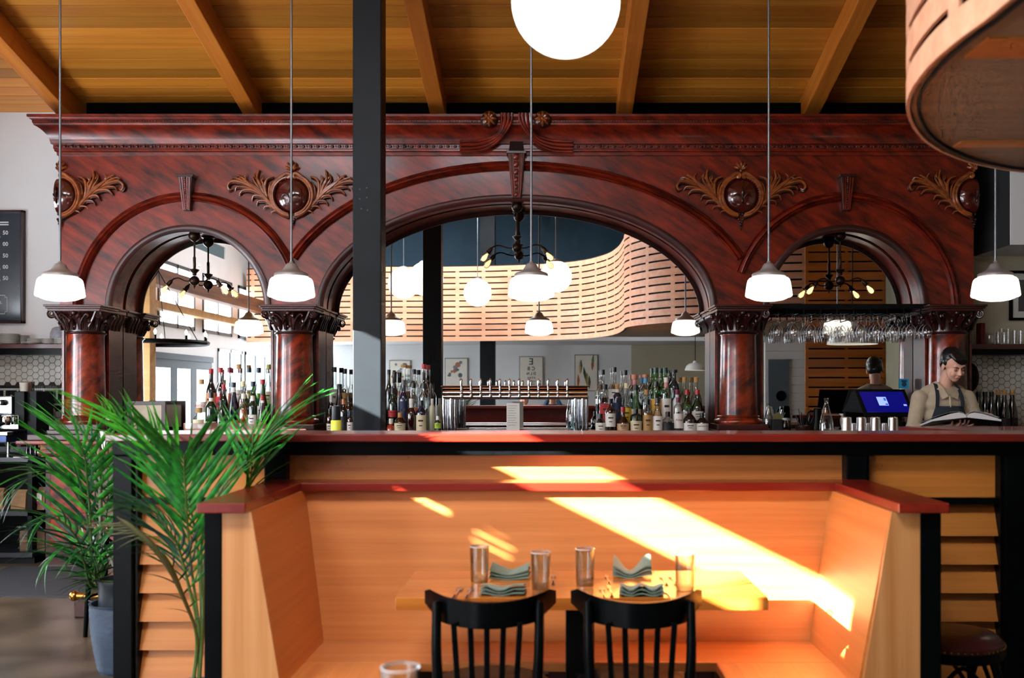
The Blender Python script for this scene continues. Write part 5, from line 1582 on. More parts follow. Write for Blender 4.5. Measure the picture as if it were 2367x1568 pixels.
def carafe(px, by, ytop, wpx, Y, zb, label, name='water_bottle', fill=True):
    x = at(px, 0, Y).x; h = at(0, ytop, Y).z - zb; r = wpx * .5 * Y / F_PX
    e = empty(name, (x, Y, zb), label, 'bottle')
    MB().lathe([(0, .002), (r * .96, .002), (r, .012), (r, .45 * h), (r * .92, .54 * h), (r * .5, .78 * h), (r * .3, .88 * h), (r * .3, .97 * h), (r * .36, .975 * h), (r * .36, h), (r * .28, h)], c=(x, Y, zb), seg=26).build('glass_body', thin_glass('carafe_glass', (.88, .94, .94), refl=.14, edge=.4), e, smooth=True, sharp=60)
    if fill: MB().lathe([(0, .008), (r * .9, .008), (r * .93, .3 * h), (0, .3 * h)], c=(x, Y, zb), seg=20).build('water', thin_glass('water', (.8, .9, .9), refl=.1, edge=.6), e, smooth=True, sharp=50)
carafe(1323, 985, 918, 20, 8.6, ZC + .012, 'clear water bottle just inside the right tower leg')
carafe(1910, 1000, 921, 32, 6.8, 1.12, 'clear swing-neck water bottle standing left of the steel shakers')
carafe(1776, 1000, 932, 20, 8.6, ZC, 'dark green bottle at the foot of the third column', fill=False)

# ---- right-hand clutter on the back counter and bar
def tin(px, py0, py1, w0, w1, Y, label, i):
    x = at(px, 0, Y).x; z1 = at(0, py0, Y).z; zb = 1.12 if Y < 7.1 else ZC
    r1 = w1 * .5 * Y / F_PX; r0 = w0 * .5 * Y / F_PX
    e = empty('shaker_tin', (x, Y, zb), label, 'shaker', 'steel shaker tins on the bar')
    # upside-down tin: wide rim below
    MB().lathe([(r0, .0), (r0 * 1.02, .003), (r0, .006), (r1, z1 - zb - .006), (r1 * .97, z1 - zb - .001), (r1 * .9, z1 - zb), (0, z1 - zb - .002)], c=(x, Y, zb), seg=26).build('tin_body', stainless, e, smooth=True, sharp=60)
    MB().lathe([(r1 * .6, z1 - zb - .001), (r1 * .62, z1 - zb + .002), (r1 * .66, z1 - zb - .001)], c=(x, Y, zb), seg=20).build('base_ring', chrome, e, smooth=True)
for i, (px, lb) in enumerate(((1957, 'steel shaker tin nearest the water bottle'), (1991, 'second steel shaker tin from the water bottle'), (2023, 'third steel shaker tin, below the blue screen'), (2064, 'steel shaker tin at the left end of the raised counter'))):
    tin(px, 965, 1000, 27, 22, 6.9, lb, i)
for i, (px, lb) in enumerate(((1973, 'small steel cup between the first two shakers'), (2007, 'small steel cup between second and third shaker'), (2044, 'small steel cup right of the third shaker'))):
    tin(px, 979, 1000, 14, 13, 6.98, lb, i)
jar = empty('mason_jar', (at(1816, 0, 8.6).x, 8.6, ZC), 'ribbed glass mason jar on the back counter', 'jar')
jx = at(1816, 0, 8.6).x
MB().lathe([(0, .002), (.04, .002), (.043, .01), (.043, .1), (.036, .118), (.036, .13)], c=(jx, 8.6, ZC), seg=20).build('jar_body', clear_b, jar, smooth=True, sharp=50)
MB().lathe([(.038, .12), (.038, .14), (0, .141)], c=(jx, 8.6, ZC), seg=20).build('lid', nickel, jar, smooth=True, sharp=50)
bx = empty('black_caddy', (at(1793, 0, 8.6).x, 8.6, ZC), 'black square napkin caddy beside the mason jar', 'caddy')
qx = at(1795, 0, 8.6).x
MB().box(qx - .045, qx + .04, 8.55, 8.65, ZC, ZC + .13).build('caddy_body', pm('caddy_black', '#0e1116', rough=.5), bx, bevel=.004)
MB().prism([(qx - .03, ZC + .13), (qx + .05, ZC + .13), (qx + .045, ZC + .17), (qx + .01, ZC + .19), (qx - .03, ZC + .17)], 1, 8.59, 8.595).build('card', pm('card_olive', '#6a6238', rough=.7), bx)
bowl = empty('utensil_bowl', (at(1860, 0, 8.6).x, 8.6, ZC), 'dark wooden bowl of bar tools in front of the right mirror', 'bowl')
ux = at(1860, 0, 8.6).x
MB().lathe([(0, .0), (.05, .0), (.078, .04), (.082, .075), (.076, .075), (.07, .04), (0, .02)], c=(ux, 8.6, ZC), seg=24).build('bowl_body', pm('bowl_brown', '#2a1008', rough=.35, coat=.3), bowl, smooth=True, sharp=60)
for k in range(6):
    a = k * 1.05
    MB().tube([(ux + .03 * math.cos(a), 8.6 + .03 * math.sin(a), ZC + .04), (ux + .08 * math.cos(a), 8.6 + .05 * math.sin(a), ZC + .16 + .03 * (k % 3))], [.003, .005], seg=6).build('bar_tool', stainless, bowl, smooth=True)
kn = empty('coffee_pot', (at(1890, 0, 8.55).x, 8.55, ZC), 'black insulated coffee pot between bowl and water bottle', 'pot')
kx = at(1890, 0, 8.55).x
MB().lathe([(0, 0), (.05, 0), (.052, .02), (.04, .12), (.034, .16), (.036, .2), (.03, .225), (0, .23)], c=(kx, 8.55, ZC), seg=20).build('pot_body', blackwood, kn, smooth=True, sharp=60)
MB().tube([(kx - .035, 8.55, ZC + .2), (kx - .085, 8.55, ZC + .18), (kx - .085, 8.55, ZC + .1), (kx - .045, 8.55, ZC + .07)], .008, seg=8, smooth=4).build('handle', blackwood, kn, smooth=True)

# ---- point-of-sale screen
pos = empty('till_screen', (at(2030, 0, 8.62).x, 8.62, ZC), 'black two-sided till with a glowing blue touch screen', 'till')
ys_ = 8.62
def PX(px): return at(px, 0, ys_).x
def PZ(py): return at(0, py, ys_).z
def quadslab(pts, thick, nm, mat, par):
    m = MB(); vs = [Vector(p) for p in pts]; n_ = (vs[1] - vs[0]).cross(vs[2] - vs[0]).normalized()
    m.add(list(vs) + [v - n_ * thick for v in vs], [(0, 1, 2, 3), (7, 6, 5, 4), (0, 4, 5, 1), (1, 5, 6, 2), (2, 6, 7, 3), (3, 7, 4, 0)])
    return m.build(nm, mat, par, bevel=.004)
sc_b = quadslab([(PX(1993), ys_ - .07, PZ(962)), (PX(2110), ys_ - .07, PZ(962)), (PX(2094), ys_ + .03, PZ(900)), (PX(1978), ys_ + .03, PZ(900))], .02, 'screen_body', black, pos)
sc_q = quadslab([(PX(1999), ys_ - .0702, PZ(953)), (PX(2099), ys_ - .0702, PZ(953)), (PX(2087), ys_ + .018, PZ(906)), (PX(1987), ys_ + .018, PZ(906))], .002, 'screen', pm('screen_blue', '#060c5a', rough=.15, coat=.5, emis=.35, ecol='#0810a0'), pos)
def on(u, v, d=.0): # point on the screen face
    a = Vector((PX(1999), ys_ - .0702, PZ(953))); b = Vector((PX(2099), ys_ - .0702, PZ(953))); c = Vector((PX(1987), ys_ + .018, PZ(906)))
    return a + (b - a) * u + (c - a) * v + Vector((0, -d, d * .5))
for (u0, u1, v0, v1, col, em) in ((.34, .56, .32, .74, '#9ab4e8', .8), (.49, .54, .55, .68, '#2a5ad0', .8), (.49, .55, .34, .42, '#2a5ad0', .8), (.9, .97, .3, .38, '#9ab4e8', .8)):
    d = .003 if col == '#9ab4e8' else .0045
    quadslab([on(u0, v0, d), on(u1, v0, d), on(u1, v1, d), on(u0, v1, d)], .001, 'screen_window', pm('screen_' + col, col, rough=.2, emis=em, ecol=col), sc_q)
quadslab([(PX(1955), ys_ + .12, PZ(953)), (PX(1990), ys_ - .06, PZ(955)), (PX(1978), ys_ + .03, PZ(900)), (PX(1965), ys_ + .05, PZ(900))], .012, 'rear_screen', black, pos)
MB().box(PX(2030), PX(2085), ys_ + .0, ys_ + .09, ZC + .02, PZ(940)).build('stand', black, pos)
MB().box(PX(2010), PX(2100), ys_ - .06, ys_ + .14, ZC, ZC + .02).build('stand_foot', black, pos)
st = empty('wall_sticker', (at(2092, 0, 9.15).x, 9.17, at(0, 898, 9.15).z), 'small turquoise sticker on the right mirror edge', 'sticker')
MB().box(at(2079, 0, 9.17).x, at(2101, 0, 9.17).x, 9.172, 9.176, at(0, 899, 9.17).z, at(0, 876, 9.17).z).build('sticker_card', pm('turquoise', '#2a9ac0', rough=.4), st, bevel=.001)
MB().lathe([(0, 0), (.022, 0), (.02, .001)], c=(at(2090, 0, 9.17).x, 9.17, at(0, 889, 9.17).z), seg=14, axis='y').box(at(2084, 0, 9.17).x, at(2096, 0, 9.17).x, 9.169, 9.171, at(0, 884, 9.17).z, at(0, 879, 9.17).z).build('sticker_mark', pm('sticker_ink', '#123a58', rough=.5), st)

# ================================================================== tiled wall, shelf and coffee station at the left
S_HEX = .0349
hex_m = MB().prism([(S_HEX * .94 * math.cos(a), S_HEX * .94 * math.sin(a)) for a in [k * PI / 3 for k in range(6)]], 1, -.006, 0).mesh('tile', tile_m, bevel=.0015)
def hexfield(wall, x0, x1, z0, z1, holes):
    off = wloc(wall)
    MB().box(x0, x1, YB - .004, YB + .002, z0, z1).build('grout_bed', grout, wall)
    c = 0; x = x0 + S_HEX
    while x < x1 - S_HEX * .5:
        z = z0 + S_HEX * .9 + (c % 2) * S_HEX * math.sqrt(3) / 2
        while z < z1 - S_HEX * .8:
            if not any(h[0] < z < h[1] for h in holes):
                o = link('tile', hex_m, wall)
                o.location = Vector((x, YB - .004, z)) - off
            z += S_HEX * math.sqrt(3)
        x += S_HEX * 1.5; c += 1
def zy(py, Y=9.33): return at(0, py, Y).z
def xp(px, Y=9.33): return at(px, 0, Y).x
hexfield(wbl, -5.35, -4.385, .98, 1.89, [(zy(946), zy(890))])
hexfield(wbr, 3.77, 4.75, 1.08, 1.89, [])
# black and white key-pattern band
m1 = MB(); m2 = MB()
s_ = .0205; bz = zy(943)
pat = ['1111111111', '0000000000', '0110000000', '0100011100', '0100010000', '0000000000', '1111111111']
pat = ["##########", "..........", ".#...#..#.", ".#...#..#.", ".#..##.##.", "..........", "##########"]
nx = int(.95 / s_)
for r in range(10):
    for c in range(nx):
        x = -5.35 + c * s_; z = bz + r * s_
        u = c % 6
        white = (r in (1, 8)) or (r in (2, 3, 4) and u == 1) or (r == 5 and u == 1) or (r in (5, 6, 7) and u == 4) or (r == 4 and u == 4)
        (m1 if white else m2).box(x, x + s_ - .002, YB - .009, YB - .003, z, z + s_ - .002)
m1.build('mosaic_white', tile_m, wbl)['kind'] = 'stuff'
m2.build('mosaic_black', pm('mosaic_black', '#10191b', rough=.3, coat=.3), wbl)['kind'] = 'stuff'

# menu board
mbx = xp(57); mz0, mz1 = zy(748), zy(487)
mb_e = empty('menu_board', (-5.5, YB, mz0), 'navy price board in a dark red frame on the white wall', 'menu board')
fr = pm('frame_burgundy', '#2a0d0f', rough=.4)
for (a, b, c, d) in ((-6.1, mbx, mz0, mz0 + .025), (-6.1, mbx, mz1 - .025, mz1), (mbx - .027, mbx, mz0, mz1)):
    MB().box(a, b, YB - .05, YB, c, d).build('frame', fr, mb_e, bevel=.004)
MB().box(-6.1, mbx - .027, YB - .028, YB - .002, mz0 + .025, mz1 - .025).build('board', pm('board_navy', '#26323d', rough=.3, coat=.3), mb_e)
chalk = pm('board_white', '#c9d0d4', rough=.7)
yb = YB - .031
for py, big, sm in ((541, '2', '50'), (567, '3', '00'), (594, '3', '50'), (620, '4', '00'), (646, '4', '50')):
    text('price', sm, .052, (xp(14), yb, zy(py - 2)), FACE, chalk, mb_e, bold=.0012)
    text('price', big, .085, (xp(-3), yb, zy(py + 2)), FACE, chalk, mb_e, bold=.002)
    text('item_name', 'HOUSE POUR' if 0 else '', .05, (xp(-80), yb, zy(py)), FACE, chalk, mb_e) if 0 else None
for py in (514.5, 520):
    MB().box(-6.0, xp(21), yb, yb + .002, zy(py) - .006, zy(py) + .006).build('rule', chalk, mb_e)
x0, x1, z0, z1 = xp(-90), xp(18), zy(726), zy(683)
pts = [(x0, z0 + .02), (x0 + .02, z0), (x1 - .02, z0), (x1 - .02, z0 + .02), (x1, z0 + .02), (x1, z1 - .02), (x1 - .02, z1 - .02), (x1 - .02, z1), (x0, z1)]
for (ax, az), (bx_, bz_) in zip(pts, pts[1:]):
    MB().box(min(ax, bx_) - .003, max(ax, bx_) + .003, yb, yb + .002, min(az, bz_) - .003, max(az, bz_) + .003).build('box_rule', chalk, mb_e)
text('lettering', 'L', .04, (xp(4), yb, zy(700)), FACE, chalk, mb_e, bold=.001)

# shelf with crockery
sh_l = empty('wall_shelf', (-5.2, 9.2, 1.86), 'dark red wall shelf carrying stacks of white plates', 'shelf')
MB().box(-6.1, -4.4, 9.06, YB - .0, 1.89, 1.932).build('shelf_board', pm('shelf_red', '#4a1416', rough=.4, coat=.2), sh_l, bevel=.003)
MB().box(-6.1, -4.4, 9.1, YB, 1.838, 1.89).build('shelf_rail', blackwood, sh_l)
plate_m = pm('china_white', '#d8d6cf', rough=.2, coat=.4)
def plate_mesh(r): return MB().lathe([(0, 0), (r * .55, 0), (r * .6, .003), (r, .009), (r, .011), (r * .6, .006), (0, .005)], seg=28).mesh('plate', plate_m, smooth=True, sharp=60)
def stack(px, w, n, Y, label, pitch=.0085, kind='plate'):
    me = plate_mesh(w * .5 * Y / F_PX)
    for i in range(n):
        o = link(kind, me, None, (at(px, 0, Y).x, Y, 1.933 + i * pitch))
        tag(o, ('top ' if i == n - 1 else '%s from the top, ' % ORD[n - 1 - i]) + label, 'plate', 'plates on the left wall shelf')
stack(22, 46, 11, 9.16, 'white plate in the tall stack left on the shelf')
stack(48, 38, 10, 9.25, 'white plate in the stack behind the tallest one')
stack(75, 48, 2, 9.13, 'wide white plate under the second stack')
stack(82, 36, 6, 9.2, 'white plate in the second shelf stack')
stack(112, 34, 6, 9.18, 'white plate in the third shelf stack')
stack(146, 38, 6, 9.18, 'white plate in the stack nearest the column')
dm = MB(); dm.lathe([(.09, 0), (.088, .05), (.07, .095), (.04, .11), (0, .113)], c=(xp(142, 9.28), 9.26, 1.99), seg=20)
dm.lathe([(0, -.056), (.088, -.056), (.09, 0)], c=(xp(142, 9.28), 9.26, 1.99), seg=20)
tag(dm.build('stoneware_crock', pm('speckled_grey', '#9a9ca6', rough=.6, var=.25, vscale=40), None, smooth=True, sharp=60), 'speckled grey stoneware crock behind the plates near the column', 'crock')

# coffee counter
cc = empty('coffee_counter', (-5.3, 8.95, 0), 'dark back counter with open shelves at the far left', 'counter')
MB().box(-6.15, -4.5, 8.55, YB, .89, .93).build('counter_top', pm('counter_slate', '#22262a', rough=.35), cc, bevel=.004)
MB().box(-6.15, -4.5, 9.2, YB, .06, .89).build('back', black, cc)
MB().box(-6.15, -4.5, 8.62, 9.2, .42, .46).build('shelf', pm('shelf_slate', '#161a20', rough=.5), cc)
MB().box(-6.15, -4.5, 8.62, 9.2, .06, .1).build('shelf', pm('shelf_slate', '#161a20', rough=.5), cc)
MB().box(-6.15, -4.5, 8.66, 9.2, 0, .06).build('kick', black, cc)
for x in (-6.15, -4.54): MB().box(x, x + .04, 8.62, 9.2, .1, .89).build('side', black, cc)
kraft = pm('kraft_paper', '#8a6a48', rough=.85, var=.2, vscale=12)
def bag(px, w, py0, py1, Y, label, lab=False):
    z0 = .461; z1 = at(0, py0, Y).z; x = at(px, 0, Y).x; hw = w * .5 * Y / F_PX
    e = empty('paper_bag', (x, Y, z0), label, 'bag', 'paper bags under the coffee counter')
    m = MB(); m.add([(x - hw, Y - .05, z0), (x + hw, Y - .05, z0), (x + hw, Y + .05, z0), (x - hw, Y + .05, z0), (x - hw, Y - .035, z1 - .03), (x + hw, Y - .035, z1 - .03), (x + hw, Y + .035, z1 - .03), (x - hw, Y + .035, z1 - .03), (x - hw, Y - .006, z1), (x + hw, Y - .006, z1), (x + hw, Y + .006, z1), (x - hw, Y + .006, z1)],
          [(0, 3, 2, 1), (0, 1, 5, 4), (1, 2, 6, 5), (2, 3, 7, 6), (3, 0, 4, 7), (4, 5, 9, 8), (5, 6, 10, 9), (6, 7, 11, 10), (7, 4, 8, 11), (8, 9, 10, 11)])
    m.build('bag_body', kraft, e, bevel=.004)
    if lab:
        MB().box(x - hw * .55, x + hw * .6, Y - .054, Y - .05, z1 - .12, z1 - .05).build('label', lw_, e)
        MB().box(x - hw * .55, x + hw * .6, Y - .054, Y - .05, z1 - .145, z1 - .12).build('label_stripe', pm('magenta', '#a03a7a', rough=.6), e)
bag(95, 28, 1126, 1180, 8.75, 'kraft coffee bag with a white and pink label', True)
bag(48, 34, 1132, 1180, 8.78, 'plain kraft coffee bag between two others')
bag(2, 22, 1128, 1180, 8.76, 'plain kraft coffee bag at the left picture edge')
cbx = empty('cardboard_box', (at(88, 0, 8.8).x, 8.8, .1), 'brown cardboard box on the bottom shelf under plastic wrap', 'box')
bxx = at(88, 0, 8.8).x
MB().box(bxx - .11, bxx + .11, 8.7, 8.9, .101, .28).build('box_body', pm('cardboard', '#5a4230', rough=.85), cbx, bevel=.003)
MB().box(bxx - .11, bxx + .11, 8.699, 8.7, .18, .2).build('tape', pm('tape', '#7a6248', rough=.4), cbx)
wr = MB(); rnd = random.Random(3)
for k in range(7): wr.ball((bxx - .14 + k * .04, 8.78 + rnd.uniform(-.04, .04), .305 + rnd.uniform(-.005, .012)), .035, 7, 5, sc=(1.3, 1, .6))
tag(wr.build('plastic_wrap', thin_glass('film', (.7, .7, .72), refl=.25, edge=.4), None), 'crumpled clear plastic wrap lying on the cardboard box', 'wrap')

# unseen cabinet shape added to keep window light off the coffee corner
tc2 = empty('light_block_cabinet', (-5.78, 8.05, 0), 'added unseen light blocker shaped like a dark cabinet beyond the left picture edge', 'cabinet')
MB().box(-6.17, -5.38, 7.7, 8.4, 0, 2.3).build('body', black, tc2, bevel=.005)
for xa, xb in ((-6.15, -5.79), (-5.77, -5.4)): MB().box(xa, xb, 7.68, 7.7, .1, 2.26).build('door', blackwood, tc2, bevel=.004)

# espresso machine
es = empty('espresso_machine', (-5.45, 8.9, .93), 'chrome espresso machine cut by the left picture edge', 'coffee machine')
Ye = 8.72
def ex(px): return at(px, 0, Ye).x
def ez(py): return at(0, py, Ye).z
MB().box(-6.05, ex(27), 8.72, 9.15, ez(958), ez(916)).build('body', stainless, es, bevel=.01)
MB().box(ex(28), ex(52), 8.75, 9.1, ez(975), ez(905)).build('side_panel', pm('machine_black', '#06090b', rough=.45, spec=.15), es, bevel=.006)
MB().box(-6.05, ex(40), 8.74, 9.12, ez(993), ez(960)).build('back_splash', chrome, es, bevel=.006)
MB().lathe([(0, -.05), (.022, -.05), (.026, -.03), (.026, 0)], c=(ex(9), 8.72, ez(931)), seg=18, axis='y').build('steam_knob', black, es, smooth=True)
MB().lathe([(0, -.058), (.012, -.058), (.012, -.05)], c=(ex(7), 8.72, ez(931)), seg=14, axis='y').build('knob_cap', chrome, es)
gh = MB().lathe([(0, 0), (.045, 0), (.047, .03), (.04, .05), (0, .05)], c=(ex(22), 8.66, ez(975)), seg=20).build('group_head', chrome, es, smooth=True, sharp=60)
MB().lathe([(0, -.03), (.035, -.03), (.04, -.005), (.04, 0)], c=(ex(22), 8.66, ez(975)), seg=18).build('portafilter', chrome, gh, smooth=True, sharp=60)
MB().tube([(ex(22), 8.63, ez(978)), (ex(20), 8.52, ez(984))], [.014, .018], seg=10).build('portafilter_handle', black, gh, smooth=True)
MB().box(-6.05, ex(34), 8.6, 9.1, ez(1006), ez(998)).build('drip_grille', stainless, es, bevel=.003)
MB().box(-6.05, ex(29), 8.62, 9.1, ez(1022), ez(1006)).build('drip_tray', pm('tray_blue', '#2a3a66', rough=.25, metal=.5), es, bevel=.004)
for px in (-40, 22): MB().lathe([(.016, .93), (.014, .96), (.012, ez(1022))], c=(ex(px), 8.7, 0), seg=10).build('machine_foot', chrome, es, smooth=True)
for i, (px, lb, r, hh) in enumerate(((18, 'small glass cup on the espresso machine, leftmost', .03, .075), (36, 'tall glass on the espresso machine behind the paper cups', .032, .13))):
    e = empty('cup_glass', (ex(px), 8.98, ez(916)), lb, 'glass')
    MB().lathe([(0, 0), (r * .8, 0), (r, hh), (r - .003, hh), (r * .75, .008), (0, .008)], c=(ex(px), 8.98, ez(916)), seg=20).build('glass_body', clear_b, e, smooth=True, sharp=60)
pc = tag(MB().lathe([(.0, 0), (.028, 0), (.04, .115), (.042, .118), (.04, .12), (0, .12)], c=(ex(38), 8.85, ez(916)), seg=20).build('paper_cup', pm('cup_paper', '#cfc8bb', rough=.7), None, smooth=True, sharp=60), 'stack of white paper cups on the espresso machine', 'cup')
for i, px in enumerate((52, 60, 68)):
    tag(MB().lathe([(0, 0), (.02, 0), (.026, .085), (0, .088)], c=(at(px, 0, 8.95).x, 8.95, ez(905)), seg=14).build('wooden_cup', pm('tan_cup', '#8a705a', rough=.7), None, smooth=True, sharp=60), '%s tan cup on the black side of the espresso machine' % ORD[i], 'cup', 'tan cups on the machine')
MB().box(ex(52), ex(73), 8.8, 9.1, .93, ez(905)).build('cup_rack', pm('machine_black', '#06090b', rough=.45, spec=.15), es)
wb_ = tag(MB().box(at(98, 0, 8.7).x, at(118, 0, 8.7).x, 8.66, 8.74, .93, at(0, 1024, 8.7).z).build('wooden_box', timber, None, bevel=.003), 'small pale wooden box on the coffee counter', 'box')
for i, (px, h_, c_, lb) in enumerate(((63, .1, cb, 'short dark syrup bottle left on the coffee counter'), (72, .125, cb, 'tall dark syrup bottle on the coffee counter'), (83, .13, cw, 'dark syrup bottle with pale cap next to the wooden box'), (91, .1, ck, 'small syrup bottle touching the wooden box'))):
    e = empty('syrup_bottle', (at(px, 0, 8.7).x, 8.7, .93), lb, 'bottle')
    MB().lathe([(0, 0), (.015, 0), (.016, .01), (.016, h_ * .6), (.007, h_ * .75), (.007, h_ * .85)], c=(at(px, 0, 8.7).x, 8.7, .93), seg=14).build('glass_body', gk, e, smooth=True, sharp=60)
    MB().lathe([(.0075, h_ * .85), (.0085, h_ * .86), (.0085, h_), (0, h_)], c=(at(px, 0, 8.7).x, 8.7, .93), seg=12).build('cap', c_, e)
wt = tag(MB().box(at(33, 0, 8.58).x, at(72, 0, 8.58).x, 8.56, 8.64, .93, .936).build('white_tray', pm('card_white', '#d5d3cc', rough=.7), None), 'flat white tray at the edge of the coffee counter', 'tray')
cup = empty('white_cup', (at(247, 0, 6.5).x, 6.5, 1.12), 'white paper cup on the bar at the left end of the divider', 'cup')
qx = at(247, 0, 6.5).x
MB().lathe([(0, .001), (.03, .001), (.04, .115), (.042, .118), (.038, .12), (.028, .006), (0, .006)], c=(qx, 6.5, 1.12), seg=22).build('cup_body', pm('cup_white', '#e2e2de', rough=.5), cup, smooth=True, sharp=60)
# floor mat, stool behind the palm
tag(MB().box(-4.6, -3.0, 7.25, 8.45, 0, .012).build('floor_mat', pm('rubber_mat', '#303236', rough=.7, bump=.2, bscale=80), None), 'dark rubber mat on the floor behind the bar end', 'mat')
s2 = stool(-2.72, 6.2, 'black stool at the left end of the bar behind the palm', zs=.66, r=.16)
# picture frame leaning before the left mirror
pf = empty('leaning_frame', (at(342, 0, 8.95).x, 8.95, ZC), 'dark framed sheet leaning on the left mirror behind the palm', 'picture')
fx0, fx1, fz1 = at(296, 0, 8.95).x, at(384, 0, 8.95).x, at(0, 928, 8.95).z
MB().box(fx0, fx1, 8.93, 8.95, fz1 - .035, fz1).box(fx0, fx0 + .035, 8.93, 8.95, ZC, fz1 - .035).box(fx1 - .035, fx1, 8.93, 8.95, ZC, fz1 - .035).box(fx0 + .035, fx1 - .035, 8.93, 8.95, ZC, ZC + .035).build('frame', mahog_d, pf)
MB().box(fx0 + .035, fx1 - .035, 8.936, 8.944, ZC + .035, fz1 - .035).build('sheet', pm('aged_sheet', '#b9ad97', rough=.8, var=.1, vscale=12), pf)

# ================================================================== right end: shelf, glasses, wine, duct, picture
sh_r = empty('wall_shelf', (4.2, 9.2, 1.86), 'dark red wall shelf carrying jugs and tumblers at the right', 'shelf')
MB().box(3.80, 5.6, 9.06, YB, 1.885, 1.93).build('shelf_board', pm('shelf_red', '#4a1416', rough=.4, coat=.2), sh_r, bevel=.003)
MB().box(3.80, 5.6, 9.1, YB, 1.835, 1.885).build('shelf_rail', blackwood, sh_r)
k = 0
for (px, h_, r_, Y) in ((2288, .085, .045, 9.14), (2300, .14, .022, 9.25), (2316, .15, .03, 9.22), (2331, .15, .03, 9.22), (2346, .13, .03, 9.16), (2360, .13, .032, 9.16), (2308, .11, .028, 9.12), (2322, .11, .028, 9.12)):
    e = empty('shelf_glass', (at(px, 0, Y).x, Y, 1.931), 'clear glass on the right shelf, %s counted by height and place' % ORD[k], 'glass', 'glassware on the right shelf')
    e['label'] = ['squat glass jug at the left end of the right shelf', 'slim glass bottle behind the jug on the right shelf', 'tall tumbler at the back of the right shelf, nearer the jug', 'tall tumbler at the back of the right shelf, middle one', 'front tumbler next to the right picture edge, left one', 'tumbler at the right picture edge on the shelf', 'short tumbler at the front of the shelf beside the jug', 'short tumbler at the front of the shelf, second from the jug'][k]
    MB().lathe([(0, 0), (r_ * .85, 0), (r_, h_ * .5), (r_ * (1.0 if k != 1 else .5), h_), (r_ * .95 * (1.0 if k != 1 else .5), h_), (r_ * .8, .01), (0, .01)], c=(at(px, 0, Y).x, Y, 1.931), seg=20).build('glass_body', stem_glass('stemware'), e, smooth=True, sharp=60)
    if k == 0: MB().tube([(e.location.x - r_ * .9, Y, 1.99), (e.location.x - r_ * 1.6, Y, 1.985), (e.location.x - r_ * 1.5, Y, 1.95), (e.location.x - r_ * .85, Y, 1.945)], .005, seg=6, smooth=4).build('handle', clear_b, e, smooth=True)
    k += 1
tag(MB().box(xp(2262, 9.2), xp(2272, 9.2), 9.15, 9.25, 1.931, 2.13).build('red_carton', pm('carton_red', '#7a1420', rough=.5), None, bevel=.003), 'narrow dark red carton at the left end of the right shelf', 'carton')
for i, px in enumerate((2262, 2277, 2292, 2307, 2322, 2340)):
    Y = 8.9 if i % 2 == 0 else 9.02
    bottle(px, 906 if i < 3 else 902, 22, Y, 'slope', gk, cb if i < 3 else ck, label=lbk, lab_z=(.08, .34), name='wine_bottle', text_={2: 'ETE', 3: 'ION', 5: 'F'}.get(i), tcol='#c01a2a', neck=None, desc='%s dark wine bottle from the left behind the bartender' % ORD[i], group='wine bottles on the back counter at the right', zb=ZC - .03 + .001 if False else ZC - .0 + .001)
wc = empty('wine_counter', (4.3, 8.95, 0), 'dark counter under the wine bottles at the far right', 'counter')
MB().box(3.96, 5.6, 8.6, YB, ZC - .06, ZC).build('counter_top', mahog_d, wc, bevel=.005)
MB().box(3.96, 5.6, 8.7, YB, 0, ZC - .06).build('counter_base', mahog_d, wc)
wg = empty('red_wine_glass', (at(2274, 0, 8.7).x, 8.7, ZC), 'stemmed glass holding dark wine before the wine bottles', 'wine glass')
wx = at(2274, 0, 8.7).x
MB().lathe([(.032, 0), (.03, .003), (.005, .008), (.004, .02), (.004, .085), (.008, .095), (.028, .11), (.04, .135), (.042, .155), (.038, .19), (.034, .21)], c=(wx, 8.7, ZC), seg=22).build('glass_body', stem_glass('stemware'), wg, smooth=True, sharp=80)
MB().lathe([(0, .1), (.026, .113), (.037, .135), (.039, .155), (0, .155)], c=(wx, 8.7, ZC), seg=20).build('wine', ldk, wg, smooth=True, sharp=60)
sp = empty('wall_speaker', (at(2247, 0, 9.2).x, 9.2, 1.5), 'black rounded speaker hanging beside the last column', 'speaker')
sx_ = at(2247, 0, 9.2).x
MB().ball((sx_, 9.24, 1.63), .1, 18, 12, sc=(.75, .8, 1.35)).build('speaker_body', black, sp, smooth=True)
MB().box(sx_ - .02, sx_ + .02, 9.24, YB, 1.6, 1.66).build('bracket', black, sp)
# white duct
dct = empty('air_duct', (4.7, 8.9, 2.83), 'white boxed air duct under the ceiling at the right', 'duct')
dx0 = 3.975; dz0 = at(0, 566, 8.62).z
MB().box(dx0, 6.2, 8.62, YB - .01, dz0, 3.9).build('duct_box', white_wall, dct, bevel=.003)
MB().box(dx0 - .012, dx0, 8.63, YB - .01, dz0, 3.9).build('duct_side', pm('duct_shade', '#2c2d2e', rough=.6), dct)  # slab coloured dark to stand for the duct's shaded side
# framed picture
pr = empty('framed_picture', (4.6, YB, 2.15), 'black framed picture with wide mat cut by the right edge', 'picture')
x0, z0, z1 = xp(2334), zy(741), zy(626)
for (a, b, c, d) in ((x0, x0 + .025, z0, z1), (x0, x0 + .6, z0, z0 + .025), (x0, x0 + .6, z1 - .025, z1), (x0 + .575, x0 + .6, z0, z1)):
    MB().box(a, b, YB - .03, YB, c, d).build('frame', black, pr)
MB().box(x0 + .025, x0 + .575, YB - .012, YB, z0 + .025, z1 - .025).build('mat', pm('mat_board', '#c9c9c4', rough=.8), pr)
MB().box(x0 + .085, x0 + .515, YB - .014, YB - .012, z0 + .085, z1 - .085).build('photo', pm('photo_dark', '#4a4a48', rough=.6, var=.4, vscale=8), pr)

